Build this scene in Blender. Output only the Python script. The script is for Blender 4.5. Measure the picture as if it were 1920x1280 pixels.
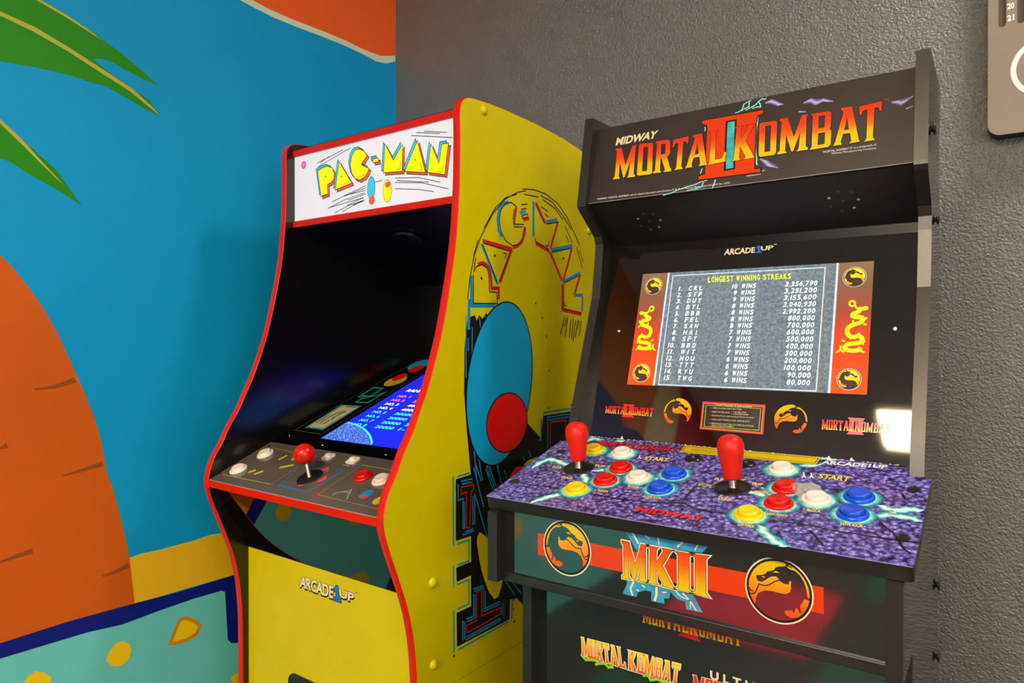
import bpy, bmesh, math, random
from mathutils import Vector, Matrix
from mathutils.geometry import tessellate_polygon
random.seed(7)
for o in list(bpy.data.objects): bpy.data.objects.remove(o)
SC = bpy.context.scene
COL = SC.collection

# ------------------------------------------------------------------ camera
YAW, PITCH, FOC = math.radians(35.37), math.radians(-0.35), 1295.0
cam_d = bpy.data.cameras.new('camera'); cam = bpy.data.objects.new('camera', cam_d); COL.objects.link(cam)
cam.location = (0, 0, 1.13); cam.rotation_euler = (math.pi/2 + PITCH, 0, YAW)
cam_d.sensor_width = 36.0; cam_d.lens = 36.0*FOC/1920.0; cam_d.clip_start = 0.02
SC.camera = cam
# ------------------------------------------------------------------ world, exposure
wd = bpy.data.worlds.new('world'); SC.world = wd; wd.use_nodes = True
wd.node_tree.nodes['Background'].inputs[0].default_value = (0.9, 0.95, 1, 1)
wd.node_tree.nodes['Background'].inputs[1].default_value = 0.25
SC.view_settings.view_transform = 'Standard'; SC.view_settings.look = 'None'
SC.view_settings.exposure = 0.0; SC.view_settings.gamma = 1.0; SC.view_settings.use_curve_mapping = False
LAMP_MAIN, FILL_SIDE, FILL_BACK, FILL_DAY = 104.0, 60.0, 72.0, 7.0      # radiance of the diffusers; side, back and day are added fill
WARM, NEUT = (1.0, 0.76, 0.47), (1.0, 0.97, 0.93)

# ------------------------------------------------------------------ materials
def lin(c): 
    c = c/255.0
    return c/12.92 if c <= 0.04045 else ((c+0.055)/1.055)**2.4
def rgb(c): return (lin(c[0]), lin(c[1]), lin(c[2]), 1.0)
def node(nt, t, **kw):
    n = nt.nodes.new(t)
    for k, v in kw.items():
        if hasattr(n, k): setattr(n, k, v)
        else: n.inputs[k].default_value = v
    return n
def base(name):
    m = bpy.data.materials.new(name); m.use_nodes = True
    nt = m.node_tree; b = nt.nodes['Principled BSDF']
    return m, nt, b
def ramp(nt, stops, interp='LINEAR'):
    r = nt.nodes.new('ShaderNodeValToRGB'); r.color_ramp.interpolation = interp
    el = r.color_ramp.elements
    while len(el) < len(stops): el.new(0.5)
    for e, (p, c) in zip(el, stops): e.position = p; e.color = c if len(c) == 4 else rgb(c)
    return r
def M(name, c, rough=0.5, metal=0.0, ior=1.5, noise=0.06, nscale=12.0, bump=0.0, bscale=300.0, bdist=0.002, emit=0.0, spec=0.5):
    m, nt, b = base(name); L = nt.links.new
    tc = node(nt, 'ShaderNodeTexCoord')
    n = node(nt, 'ShaderNodeTexNoise', Scale=nscale, Detail=4.0); L(tc.outputs['Object'], n.inputs['Vector'])
    c0 = rgb(c); lo = tuple(x*(1-noise) for x in c0[:3])+(1,); hi = tuple(min(1, x*(1+noise)) for x in c0[:3])+(1,)
    r = ramp(nt, [(0.3, lo), (0.7, hi)]); L(n.outputs['Fac'], r.inputs[0]); L(r.outputs[0], b.inputs['Base Color'])
    b.inputs['Roughness'].default_value = rough; b.inputs['Metallic'].default_value = metal
    b.inputs['IOR'].default_value = ior; b.inputs['Specular IOR Level'].default_value = spec
    if bump:
        n2 = node(nt, 'ShaderNodeTexNoise', Scale=bscale, Detail=3.0); L(tc.outputs['Object'], n2.inputs['Vector'])
        bp = node(nt, 'ShaderNodeBump', Strength=bump, Distance=bdist); L(n2.outputs['Fac'], bp.inputs['Height']); L(bp.outputs[0], b.inputs['Normal'])
    if emit:
        L(r.outputs[0], b.inputs['Emission Color']); b.inputs['Emission Strength'].default_value = emit
    return m
def MG(name, stops, rough=0.3, ior=1.5, emit=0.0):
    """print whose colour runs along the height of the artwork (UV y)"""
    m, nt, b = base(name); L = nt.links.new
    uv = node(nt, 'ShaderNodeUVMap'); s = node(nt, 'ShaderNodeSeparateXYZ'); L(uv.outputs[0], s.inputs[0])
    r = ramp(nt, stops); L(s.outputs['Y'], r.inputs[0]); L(r.outputs[0], b.inputs['Base Color'])
    b.inputs['Roughness'].default_value = rough; b.inputs['IOR'].default_value = ior
    if emit: L(r.outputs[0], b.inputs['Emission Color']); b.inputs['Emission Strength'].default_value = emit; b.inputs['Base Color'].default_value=(0,0,0,1)
    return m
def MBOLT(name, stops, rough=0.35, nscale=120.0, amp=0.55):
    """printed lightning: colour and coverage run across the stroke (UV x), broken up by noise"""
    m, nt, b = base(name); L = nt.links.new
    uv = node(nt, 'ShaderNodeUVMap'); s = node(nt, 'ShaderNodeSeparateXYZ'); L(uv.outputs[0], s.inputs[0])
    tc = node(nt, 'ShaderNodeTexCoord'); n = node(nt, 'ShaderNodeTexNoise', Scale=nscale, Detail=5.0); L(tc.outputs['Object'], n.inputs['Vector'])
    a = node(nt, 'ShaderNodeMath', operation='SUBTRACT'); L(n.outputs['Fac'], a.inputs[0]); a.inputs[1].default_value = 0.5
    a2 = node(nt, 'ShaderNodeMath', operation='MULTIPLY_ADD'); L(a.outputs[0], a2.inputs[0]); a2.inputs[1].default_value = amp; L(s.outputs['X'], a2.inputs[2])
    r = ramp(nt, stops); L(a2.outputs[0], r.inputs[0]); L(r.outputs[0], b.inputs['Base Color']); L(r.outputs[1], b.inputs['Alpha'])
    b.inputs['Roughness'].default_value = rough
    return m
def A4(c, a): return rgb(c)[:3]+(a,)

ACR = dict(rough=0.035, ior=1.75)                 # glossy acrylic / laminate
mat = {}
mat['gray_wall'] = M('gray_satin_wall', (103,103,100), rough=0.24, ior=1.8, bump=0.95, bscale=230, bdist=0.004, noise=0.05)
mat['room_wall'] = M('plain_wall', (196,188,174), rough=0.7, bump=0.2, bscale=150)
mat['ceiling'] = M('ceiling_paint', (222,216,204), rough=0.9, bump=0.1)
mat['floor'] = M('floor_dark_rubber', (46,44,40), rough=0.5, noise=0.2, nscale=5)
mat['floor_green'] = M('floor_green_tile', (10,96,66), rough=0.5, noise=0.2, nscale=5)
mat['floor_red'] = M('floor_red', (225,16,60), rough=0.5, noise=0.2, nscale=5)
# mural paints
P = dict(rough=0.55, spec=0.25, bump=0.06, bscale=120, noise=0.07, nscale=2.2)
mat['m_blue'] = M('mural_blue', (0,156,214), **P)
mat['m_green'] = M('mural_green', (40,138,8), **P)
mat['m_vein'] = M('mural_vein', (186,182,70), **P)
mat['m_orange'] = M('mural_orange', (250,98,36), **P)
mat['m_cream'] = M('mural_cream', (215,226,192), **P)
mat['m_trunk'] = M('mural_trunk', (206,92,18), **dict(P, noise=0.12))
mat['m_mark'] = M('mural_trunk_mark', (150,72,30), **P)
mat['m_sand'] = M('mural_sand', (240,186,26), **P)
mat['m_navy'] = M('mural_navy', (0,24,128), **dict(P, noise=0.2))
mat['m_teal'] = M('mural_teal', (106,204,202), **P)
mat['m_spot'] = M('mural_spot', (250,206,10), **P)
mat['m_spot2'] = M('mural_spot_edge', (222,136,30), **P)
mat['m_tan'] = M('mural_tan', (215,195,150), **P)
mat['m_red'] = M('mural_red', (190,40,30), **P)
mat['m_brown'] = M('mural_brown', (200,110,40), **P)
# yellow cabinet
mat['yellow'] = M('yellow_laminate', (212,194,0), rough=0.34, spec=0.2, noise=0.03)
mat['yellow_front'] = M('yellow_front_laminate', (206,194,0), rough=0.3, spec=0.2, noise=0.03)
mat['red_trim'] = M('red_edge_trim', (206,28,6), rough=0.32, spec=0.3, noise=0.03)
mat['pm_black'] = M('black_inner_laminate', (14,13,14), rough=0.2, ior=1.6, noise=0.1)
mat['pm_gloss'] = M('black_gloss_acrylic', (6,6,7), noise=0.1, **ACR)
mat['pm_back'] = M('black_back_panel', (9,9,10), rough=0.25, noise=0.1)
mat['marquee_white'] = M('lit_white_marquee', (184,188,196), rough=0.3, noise=0.01, emit=0.85)
mat['p_yellow'] = M('print_yellow', (214,204,6), rough=0.3, spec=0.3, noise=0.02, emit=0.75)
mat['p_red'] = M('print_red', (226,80,60), rough=0.3, noise=0.02, emit=0.4)
mat['p_blue'] = M('print_blue', (60,180,225), rough=0.3, noise=0.02, emit=0.4)
mat['p_black'] = M('print_black', (30,30,34), rough=0.3, noise=0.02)
mat['p_pink'] = M('sticker_pink', (205,60,165), rough=0.4, noise=0.02, emit=0.3)
mat['p_white'] = M('print_white', (240,238,235), rough=0.35, noise=0.02)
mat['ink'] = M('ink_black', (24,20,16), rough=0.34, noise=0.1)
mat['ink_red'] = M('ink_red', (206,22,16), rough=0.34, noise=0.05)
mat['ink_blue'] = M('ink_blue', (18,140,190), rough=0.34, noise=0.05)
mat['one_blue'] = M('print_strong_blue', (30,110,220), rough=0.25, noise=0.04)
mat['ink_cyan'] = M('ink_teal', (24,150,150), rough=0.34, noise=0.05)
mat['art_blue'] = M('art_blue', (10,158,206), rough=0.34, noise=0.03)
mat['art_red'] = M('art_red', (232,12,6), rough=0.34, noise=0.03)
mat['ink_brown'] = M('ink_brown', (70,40,20), rough=0.34, noise=0.3, nscale=80)
mat['pm_deck'] = M('smoked_acrylic_deck', (92,86,78), rough=0.16, noise=0.08, ior=1.6)
mat['d_yellow'] = M('deck_print_yellow', (206,186,40), rough=0.2, noise=0.1)
mat['d_blue'] = M('deck_print_blue', (44,110,160), rough=0.2, noise=0.1)
mat['d_red'] = M('deck_print_red', (226,66,76), rough=0.2, noise=0.1)
mat['d_grey'] = M('deck_print_grey', (170,168,165), rough=0.2, noise=0.1)
mat['white_plastic'] = M('white_plastic', (236,226,214), rough=0.28, noise=0.02)
mat['red_plastic'] = M('red_plastic', (210,18,4), rough=0.26, spec=0.4, noise=0.03)
mat['red_bat'] = M('red_satin_plastic', (214,24,4), rough=0.42, spec=0.35, noise=0.03)
mat['yellow_plastic'] = M('yellow_plastic', (250,208,10), rough=0.26, noise=0.03)
mat['blue_plastic'] = M('blue_plastic', (10,78,214), rough=0.26, noise=0.03)
mat['black_plastic'] = M('black_plastic', (22,20,19), rough=0.3, noise=0.05)
mat['steel'] = M('brushed_steel', (190,186,178), rough=0.28, metal=1.0, noise=0.1, nscale=90)
mat['chrome'] = M('chrome_screw', (220,220,220), rough=0.2, metal=1.0, noise=0.05)
mat['scr_blue'] = M('screen_blue', (30,40,225), rough=0.05, noise=0.06, nscale=6, emit=0.9)
mat['scr_white'] = M('screen_white', (240,250,255), rough=0.05, noise=0.02, emit=1.0)
mat['scr_cyan'] = M('screen_cyan', (60,225,255), rough=0.05, noise=0.02, emit=1.0)
mat['scr_pink'] = M('screen_pink', (255,110,225), rough=0.05, noise=0.02, emit=1.0)
mat['card'] = M('cream_card', (206,192,150), rough=0.2, noise=0.08, nscale=60)
# black cabinet
mat['mk_black'] = M('black_satin_laminate', (30,26,23), rough=0.34, ior=1.62, noise=0.15, nscale=60, bump=0.05, bscale=900)
mat['mk_side'] = M('black_gloss_side', (34,32,30), rough=0.05, ior=2.1, noise=0.1)
mat['mk_recess'] = M('black_matt_panel', (13,12,12), rough=0.5, noise=0.1)
mat['mk_bezel'] = M('black_gloss_bezel', (9,7,7), noise=0.1, **ACR)
mat['mk_print'] = M('black_gloss_print', (24,26,25), noise=0.15, nscale=5, rough=0.06, ior=2.3)
mat['mk_marquee'] = M('dark_marquee_print', (40,29,24), rough=0.36, ior=1.7, noise=0.15, nscale=9)
FIRE = [(0.0,(226,196,0)),(0.30,(224,184,0)),(0.50,(228,110,6)),(0.72,(222,64,10)),(1.0,(214,50,12))]
mat['fire'] = MG('fire_letters', FIRE, rough=0.28)
mat['mkii'] = MG('apron_letters', [(0,(226,196,10)),(0.35,(224,160,12)),(0.65,(232,96,8)),(1,(236,66,10))], rough=0.12)
mat['flame'] = MG('yellow_to_orange_letters', [(0,(230,70,30)),(0.45,(236,150,30)),(1,(236,214,30))], rough=0.15)
mat['redyel'] = MG('red_to_yellow_letters', [(0,(240,200,30)),(0.35,(238,120,24)),(0.55,(230,40,26)),(1,(224,20,26))], rough=0.15)
mat['em_grad'] = MG('emblem_gold_fade', [(0,(240,84,14)),(0.3,(240,96,12)),(0.55,(238,150,14)),(0.8,(226,186,10)),(1,(214,190,10))], rough=0.12)
mat['orange_p'] = M('print_orange', (218,60,6), rough=0.22, noise=0.03)
mat['cream_p'] = M('print_cream', (236,222,180), rough=0.2, noise=0.04)
mat['sky_p'] = M('print_sky_blue', (56,148,190), rough=0.15, noise=0.3, nscale=60)
mat['teal_p'] = M('print_teal_cloud', (60,168,180), rough=0.25, noise=0.5, nscale=70)
mat['ink_dark'] = M('print_dark_brown', (34,22,18), rough=0.25, noise=0.1)
mat['lilac'] = MBOLT('print_lilac_flash', [(0,A4((190,180,250),0)),(0.3,A4((160,150,220),0.7)),(0.5,A4((200,195,255),1)),(0.7,A4((160,150,220),0.7)),(1,A4((190,180,250),0))], amp=0.3)
mat['bolt'] = MBOLT('print_lightning', [(0.05,A4((30,120,140),0)),(0.2,A4((60,180,190),0.75)),(0.34,A4((130,226,216),1)),(0.43,A4((244,250,232),1)),(0.57,A4((244,250,232),1)),(0.66,A4((130,226,216),1)),(0.8,A4((60,180,190),0.75)),(0.95,A4((30,120,140),0))])
mat['bolt_thin'] = MBOLT('print_thin_lightning', [(0.05,A4((30,120,140),0)),(0.3,A4((60,170,180),0.6)),(0.45,A4((200,244,238),1)),(0.55,A4((200,244,238),1)),(0.7,A4((60,170,180),0.6)),(0.95,A4((30,120,140),0))], amp=0.25)
mat['halo'] = MBOLT('print_halo', [(0,A4((240,245,220),1)),(0.62,A4((190,238,220),1)),(0.74,A4((70,200,200),0.95)),(0.88,A4((40,130,160),0.6)),(1.0,A4((40,110,150),0))], amp=0.35)
mat['crack'] = MBOLT('print_crack', [(0.1,A4((40,28,30),0)),(0.35,A4((34,24,26),0.9)),(0.65,A4((34,24,26),0.9)),(0.9,A4((40,28,30),0))], amp=0.5)
mat['blot'] = MBOLT('print_blot', [(0,A4((40,30,28),1)),(0.6,A4((44,34,30),0.9)),(0.95,A4((50,40,60),0))], amp=0.5)
mat['label_y'] = M('print_label_yellow', (228,200,20), rough=0.3, noise=0.04)
mat['word_y'] = M('print_word_yellow', (236,206,70), rough=0.3, noise=0.04)
mat['word_r'] = M('print_word_red', (226,32,26), rough=0.3, noise=0.04)
mat['lime'] = M('print_lime', (150,200,30), rough=0.2, noise=0.15, nscale=80)
mat['dragon'] = M('screen_gold', (240,206,30), rough=0.05, noise=0.35, nscale=220, emit=0.85)
mat['dragon_line'] = M('screen_dark_gold', (150,96,20), rough=0.05, noise=0.2, emit=0.6)
mat['scr_side'] = MG('screen_side_panel', [(0,(232,74,24)),(0.35,(196,58,30)),(0.6,(140,62,46)),(0.8,(112,78,58)),(1,(120,92,66))], rough=0.05, emit=0.8)
mat['scr_y'] = M('screen_yellow', (240,236,20), rough=0.05, noise=0.02, emit=1.0)
mat['scr_frame'] = M('screen_light_frame', (168,186,200), rough=0.05, noise=0.1, nscale=120, emit=0.9)
mat['em_scr'] = MG('screen_emblem_gold', [(0,(240,120,30)),(0.5,(238,180,20)),(1,(240,226,20))], rough=0.05, emit=1.0)
mat['em_scr_dark'] = M('screen_emblem_dark', (62,46,36), rough=0.05, emit=0.8)
mat['scrap'] = None
def stone_screen():
    m, nt, b = base('screen_stone'); L = nt.links.new
    tc = node(nt, 'ShaderNodeTexCoord'); n = node(nt, 'ShaderNodeTexNoise', Scale=260.0, Detail=4.0); L(tc.outputs['Object'], n.inputs['Vector'])
    r = ramp(nt, [(0.3,(100,114,122)),(0.55,(134,150,158)),(0.75,(160,174,180))]); L(n.outputs['Fac'], r.inputs[0])
    L(r.outputs[0], b.inputs['Emission Color']); b.inputs['Emission Strength'].default_value = 0.9
    b.inputs['Base Color'].default_value = (0.02,0.02,0.02,1); b.inputs['Roughness'].default_value = 0.05
    return m
mat['scr_stone'] = stone_screen()
def planet():
    m, nt, b = base('screen_planet'); L = nt.links.new
    tc = node(nt, 'ShaderNodeTexCoord'); n = node(nt, 'ShaderNodeTexNoise', Scale=420.0, Detail=3.0); L(tc.outputs['Object'], n.inputs['Vector'])
    r = ramp(nt, [(0.42,(34,44,225)),(0.5,(40,110,240)),(0.6,(150,200,255))]); L(n.outputs['Fac'], r.inputs[0])
    L(r.outputs[0], b.inputs['Emission Color']); b.inputs['Emission Strength'].default_value = 0.9; b.inputs['Base Color'].default_value = (0.02,0.02,0.05,1); b.inputs['Roughness'].default_value = 0.05
    return m
mat['scr_planet'] = planet()
def stone_deck():
    m, nt, b = base('purple_stone_print'); L = nt.links.new
    tc = node(nt, 'ShaderNodeTexCoord')
    n = node(nt, 'ShaderNodeTexNoise', Scale=210.0, Detail=8.0, Roughness=0.82); L(tc.outputs['Object'], n.inputs['Vector'])
    v = node(nt, 'ShaderNodeTexVoronoi', Scale=170.0); L(tc.outputs['Object'], v.inputs['Vector'])
    mx = node(nt, 'ShaderNodeMath', operation='MULTIPLY_ADD'); L(v.outputs['Distance'], mx.inputs[0]); mx.inputs[1].default_value = -0.35; L(n.outputs['Fac'], mx.inputs[2])
    r = ramp(nt, [(0.14,(16,12,26)),(0.25,(64,52,106)),(0.35,(112,104,174)),(0.45,(166,164,220)),(0.56,(240,240,252))]); L(mx.outputs[0], r.inputs[0])
    n2 = node(nt, 'ShaderNodeTexNoise', Scale=14.0, Detail=3.0); L(tc.outputs['Object'], n2.inputs['Vector'])
    r2 = ramp(nt, [(0.42,(190,190,255)),(0.64,(214,150,214))]); L(n2.outputs['Fac'], r2.inputs[0])
    mc = node(nt, 'ShaderNodeMix', data_type='RGBA', blend_type='MULTIPLY'); mc.inputs[0].default_value = 0.55
    L(r.outputs[0], mc.inputs[6]); L(r2.outputs[0], mc.inputs[7]); L(mc.outputs[2], b.inputs['Base Color'])
    b.inputs['Roughness'].default_value = 0.34
    return m
mat['stone'] = stone_deck()
def scrap_mat():
    m, nt, b = base('clear_crumpled_film'); L = nt.links.new
    tc = node(nt, 'ShaderNodeTexCoord'); n = node(nt, 'ShaderNodeTexNoise', Scale=300.0); L(tc.outputs['Object'], n.inputs['Vector'])
    r = ramp(nt, [(0.3,(225,220,210)),(0.7,(250,246,240))]); L(n.outputs['Fac'], r.inputs[0]); L(r.outputs[0], b.inputs['Base Color'])
    b.inputs['Transmission Weight'].default_value = 0.55; b.inputs['Roughness'].default_value = 0.35; b.inputs['Alpha'].default_value = 0.75
    return m
mat['scrap'] = scrap_mat()
def lamp_mat(name, c, s):
    m, nt, b = base(name); L = nt.links.new
    tc = node(nt, 'ShaderNodeTexCoord'); n = node(nt, 'ShaderNodeTexNoise', Scale=3.0); L(tc.outputs['Object'], n.inputs['Vector'])
    r = ramp(nt, [(0.0, tuple(x*0.97 for x in c)+(1,)), (1.0, tuple(c)+(1,))]); L(n.outputs['Fac'], r.inputs[0]); L(r.outputs[0], b.inputs['Emission Color'])
    b.inputs['Emission Strength'].default_value = s; b.inputs['Base Color'].default_value = (0.8,0.8,0.8,1)
    return m

# ------------------------------------------------------------------ mesh builder
class PL:                                   # a flat panel: origin, width axis, height axis
    def __init__(s, o, a, b):
        s.o = Vector(o); s.a = Vector(a).normalized(); s.b = Vector(b).normalized(); s.n = s.a.cross(s.b)
    def __call__(s, x, y, h=0.0): return s.o + s.a*x + s.b*y + s.n*h
class MB:
    def __init__(s): s.bm = bmesh.new(); s.m = []; s.uv = s.bm.loops.layers.uv.new('UVMap')
    def mi(s, m):
        m = mat[m] if isinstance(m, str) else m
        if m not in s.m: s.m.append(m)
        return s.m.index(m)
    def face(s, pts, m, uvs=None, smooth=False):
        try: f = s.bm.faces.new([s.bm.verts.new(p) for p in pts])
        except ValueError: return
        f.material_index = s.mi(m); f.smooth = smooth
        if uvs:
            for l, u in zip(f.loops, uvs): l[s.uv].uv = u
        return f
    def poly(s, pl, loops, m, h=0.0, uv=None):
        if isinstance(loops[0][0], (int, float)): loops = [loops]
        tri = tessellate_polygon([[Vector((x, y, 0)) for x, y in lp] for lp in loops])
        flat = [p for lp in loops for p in lp]
        vs = [s.bm.verts.new(pl(x, y, h)) for x, y in flat]; k = s.mi(m)
        for t in tri:
            a, b, c = (flat[i] for i in t)
            if abs((b[0]-a[0])*(c[1]-a[1])-(b[1]-a[1])*(c[0]-a[0])) < 1e-14: continue
            if (b[0]-a[0])*(c[1]-a[1])-(b[1]-a[1])*(c[0]-a[0]) < 0: t = t[::-1]
            try: f = s.bm.faces.new([vs[i] for i in t])
            except ValueError: continue
            f.material_index = k
            if uv:
                for l, i in zip(f.loops, t): l[s.uv].uv = uv(*flat[i])
    def rib(s, pl, pts, w, m, h=0.0, closed=False, taper=None, zig=0.0):
        """flat stroke of width w along pts (UV x runs across it)"""
        P_ = [Vector(p) for p in pts]
        if zig:
            Q = [P_[0]]
            for a, b in zip(P_, P_[1:]):
                d = b-a; n = max(2, int(d.length/0.012)); nn = Vector((-d.y, d.x)).normalized()
                for i in range(1, n): Q.append(a+d*i/n+nn*random.uniform(-zig, zig))
                Q.append(b)
            P_ = Q
        n = len(P_)
        if n < 2: return
        L_, R_ = [], []
        for i in range(n):
            if closed: a, b = P_[i-1] if i else P_[-2], P_[i+1] if i < n-1 else P_[1]
            else: a, b = P_[max(i-1, 0)], P_[min(i+1, n-1)]
            d0, d1 = (P_[i]-a), (b-P_[i])
            d0 = d0.normalized() if d0.length > 1e-9 else d1.normalized(); d1 = d1.normalized() if d1.length > 1e-9 else d0
            n0 = Vector((-d0.y, d0.x)); n1 = Vector((-d1.y, d1.x)); nm = (n0+n1)
            if nm.length < 1e-6: nm = n0
            nm.normalize(); k = min(2.0, 1.0/max(0.4, nm.dot(n0)))
            ww = w*(taper(i/(n-1)) if taper else 1.0)
            L_.append(P_[i]+nm*ww*k/2); R_.append(P_[i]-nm*ww*k/2)
        for i in range(n-1):
            s.face([pl(*R_[i], h), pl(*R_[i+1], h), pl(*L_[i+1], h), pl(*L_[i], h)], m, [(0, i/n), (0, (i+1)/n), (1, (i+1)/n), (1, i/n)])
    def disc(s, pl, c, r, m, h=0.0, n=20, ry=None, rot=0.0, radial=False):
        ry = ry or r; cs, sn = math.cos(rot), math.sin(rot)
        pts = [(c[0]+r*math.cos(t)*cs-ry*math.sin(t)*sn, c[1]+r*math.cos(t)*sn+ry*math.sin(t)*cs) for t in (2*math.pi*i/n for i in range(n))]
        if radial:
            for i in range(n): s.face([pl(*c, h), pl(*pts[i], h), pl(*pts[(i+1) % n], h)], m, [(0, 0), (1, 0), (1, 0)])
        else: s.face([pl(*p, h) for p in pts], m)
    def ring(s, pl, c, r0, r1, m, h=0.0, n=40):
        for i in range(n):
            a, b = 2*math.pi*i/n, 2*math.pi*(i+1)/n
            s.face([pl(c[0]+r0*math.cos(a), c[1]+r0*math.sin(a), h), pl(c[0]+r1*math.cos(a), c[1]+r1*math.sin(a), h), pl(c[0]+r1*math.cos(b), c[1]+r1*math.sin(b), h), pl(c[0]+r0*math.cos(b), c[1]+r0*math.sin(b), h)], m)
    def dots(s, pl, pts, step, r, m, h=0.0):
        for a, b in zip(pts, pts[1:]):
            a, b = Vector(a), Vector(b); n = max(1, int((b-a).length/step))
            for i in range(n+1): s.disc(pl, tuple(a+(b-a)*i/n), r, m, h, n=6)
    def box(s, lo, hi, m, bev=0.0, seg=2):
        t = bmesh.new(); bmesh.ops.create_cube(t, size=1.0)
        for v in t.verts: v.co = Vector([lo[i]+(v.co[i]+0.5)*(hi[i]-lo[i]) for i in range(3)])
        if bev: bmesh.ops.bevel(t, geom=t.edges[:], offset=bev, segments=seg, affect='EDGES', profile=0.5)
        s.absorb(t, m)
    def absorb(s, t, m, M4=None, smooth=False):
        k = s.mi(m); mp = {}
        for v in t.verts: mp[v] = s.bm.verts.new(M4 @ v.co if M4 else v.co)
        for f in t.faces:
            try: g = s.bm.faces.new([mp[v] for v in f.verts])
            except ValueError: continue
            g.material_index = k; g.smooth = smooth or f.smooth
        t.free()
    def slab(s, pl, loop, t, m, medge=None, bev=0.0):
        """solid panel: outline on the plane, thickness t going backwards"""
        me = medge or m; n = len(loop)
        ar = sum(loop[i][0]*loop[(i+1) % n][1]-loop[(i+1) % n][0]*loop[i][1] for i in range(n))
        lp = loop if ar > 0 else loop[::-1]
        s.poly(pl, lp, m, 0); back = PL(pl(0, 0, -t), -pl.a, pl.b)
        s.poly(back, [(-x, y) for x, y in lp], me, 0)
        for i in range(n):
            a, b = lp[i], lp[(i+1) % n]
            s.face([pl(*a, -t), pl(*b, -t), pl(*b, 0), pl(*a, 0)], me)
    def lathe(s, prof, m, c=(0, 0, 0), axis=(0, 0, 1), n=28, smooth=True):
        ax = Vector(axis).normalized(); q = Vector((0, 0, 1)).rotation_difference(ax).to_matrix(); c = Vector(c)
        rows = []
        for r, z in prof:
            rows.append([s.bm.verts.new(c+q @ Vector((r*math.cos(2*math.pi*i/n), r*math.sin(2*math.pi*i/n), z))) for i in range(n)] if r > 1e-6 else [s.bm.verts.new(c+q @ Vector((0, 0, z)))])
        k = s.mi(m)
        for A_, B_ in zip(rows, rows[1:]):
            for i in range(n):
                j = (i+1) % n
                vs = [A_[i], A_[j], B_[j], B_[i]] if len(A_) > 1 and len(B_) > 1 else ([A_[0], B_[j], B_[i]] if len(A_) == 1 else [A_[i], A_[j], B_[0]])
                try: f = s.bm.faces.new(vs); f.material_index = k; f.smooth = smooth
                except ValueError: pass
    def build(s, name, parent=None, label=None):
        me = bpy.data.meshes.new(name); s.bm.normal_update(); s.bm.to_mesh(me); s.bm.free()
        for m in s.m: me.materials.append(m)
        o = bpy.data.objects.new(name, me); COL.objects.link(o)
        if parent: o.parent = parent
        if label: o['label'] = label
        return o
def thing(name, label, cat, loc=(0, 0, 0), rz=0.0, group=None):
    o = bpy.data.objects.new(name, None); COL.objects.link(o); o.empty_display_size = 0.1
    o.location = loc; o.rotation_euler = (0, 0, rz); o['label'] = label; o['category'] = cat
    if group: o['group'] = group
    return o
def struct(mb, name):
    o = mb.build(name); o['kind'] = 'structure'; return o

# ------------------------------------------------------------------ lettering
_tx = {}
def text_tris(st, bold):
    k = (st, bold)
    if k not in _tx:
        cu = bpy.data.curves.new('t', 'FONT'); cu.body = st; cu.offset = (0.035 if bold is True else float(bold)); cu.resolution_u = 3
        ob = bpy.data.objects.new('t', cu); COL.objects.link(ob)
        me = bpy.data.meshes.new_from_object(ob, depsgraph=bpy.context.evaluated_depsgraph_get()); me.calc_loop_triangles()
        vs = [(v.co.x, v.co.y) for v in me.vertices]; tr = [tuple(t.vertices) for t in me.loop_triangles]
        bpy.data.objects.remove(ob); bpy.data.curves.remove(cu); bpy.data.meshes.remove(me)
        x0, x1 = min(v[0] for v in vs), max(v[0] for v in vs); y0, y1 = min(v[1] for v in vs), max(v[1] for v in vs)
        _tx[k] = ([((x-x0)/(x1-x0), (y-y0)/(y1-y0)) for x, y in vs], tr)
    return _tx[k]
def quad(flat):                       # 8 numbers in mm -> BL, BR, TR, TL in metres
    f = [v/1000 for v in flat]; return [(f[0], f[1]), (f[2], f[3]), (f[4], f[5]), (f[6], f[7])]
def bil(q, x, y): return tuple(q[0][i]*(1-x)*(1-y)+q[1][i]*x*(1-y)+q[2][i]*x*y+q[3][i]*(1-x)*y for i in (0, 1))
def shift(q, dx, dy): return [(x+dx, y+dy) for x, y in q]
def text(mb, pl, st, q, m, h, bold=True):
    vs, tr = text_tris(st, bold); k = mb.mi(m)
    bv = [mb.bm.verts.new(pl(*bil(q, *v), h)) for v in vs]
    for t in tr:
        try: f = mb.bm.faces.new([bv[i] for i in t])
        except ValueError: continue
        f.material_index = k
        for l, i in zip(f.loops, t): l[mb.uv].uv = vs[i]
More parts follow.
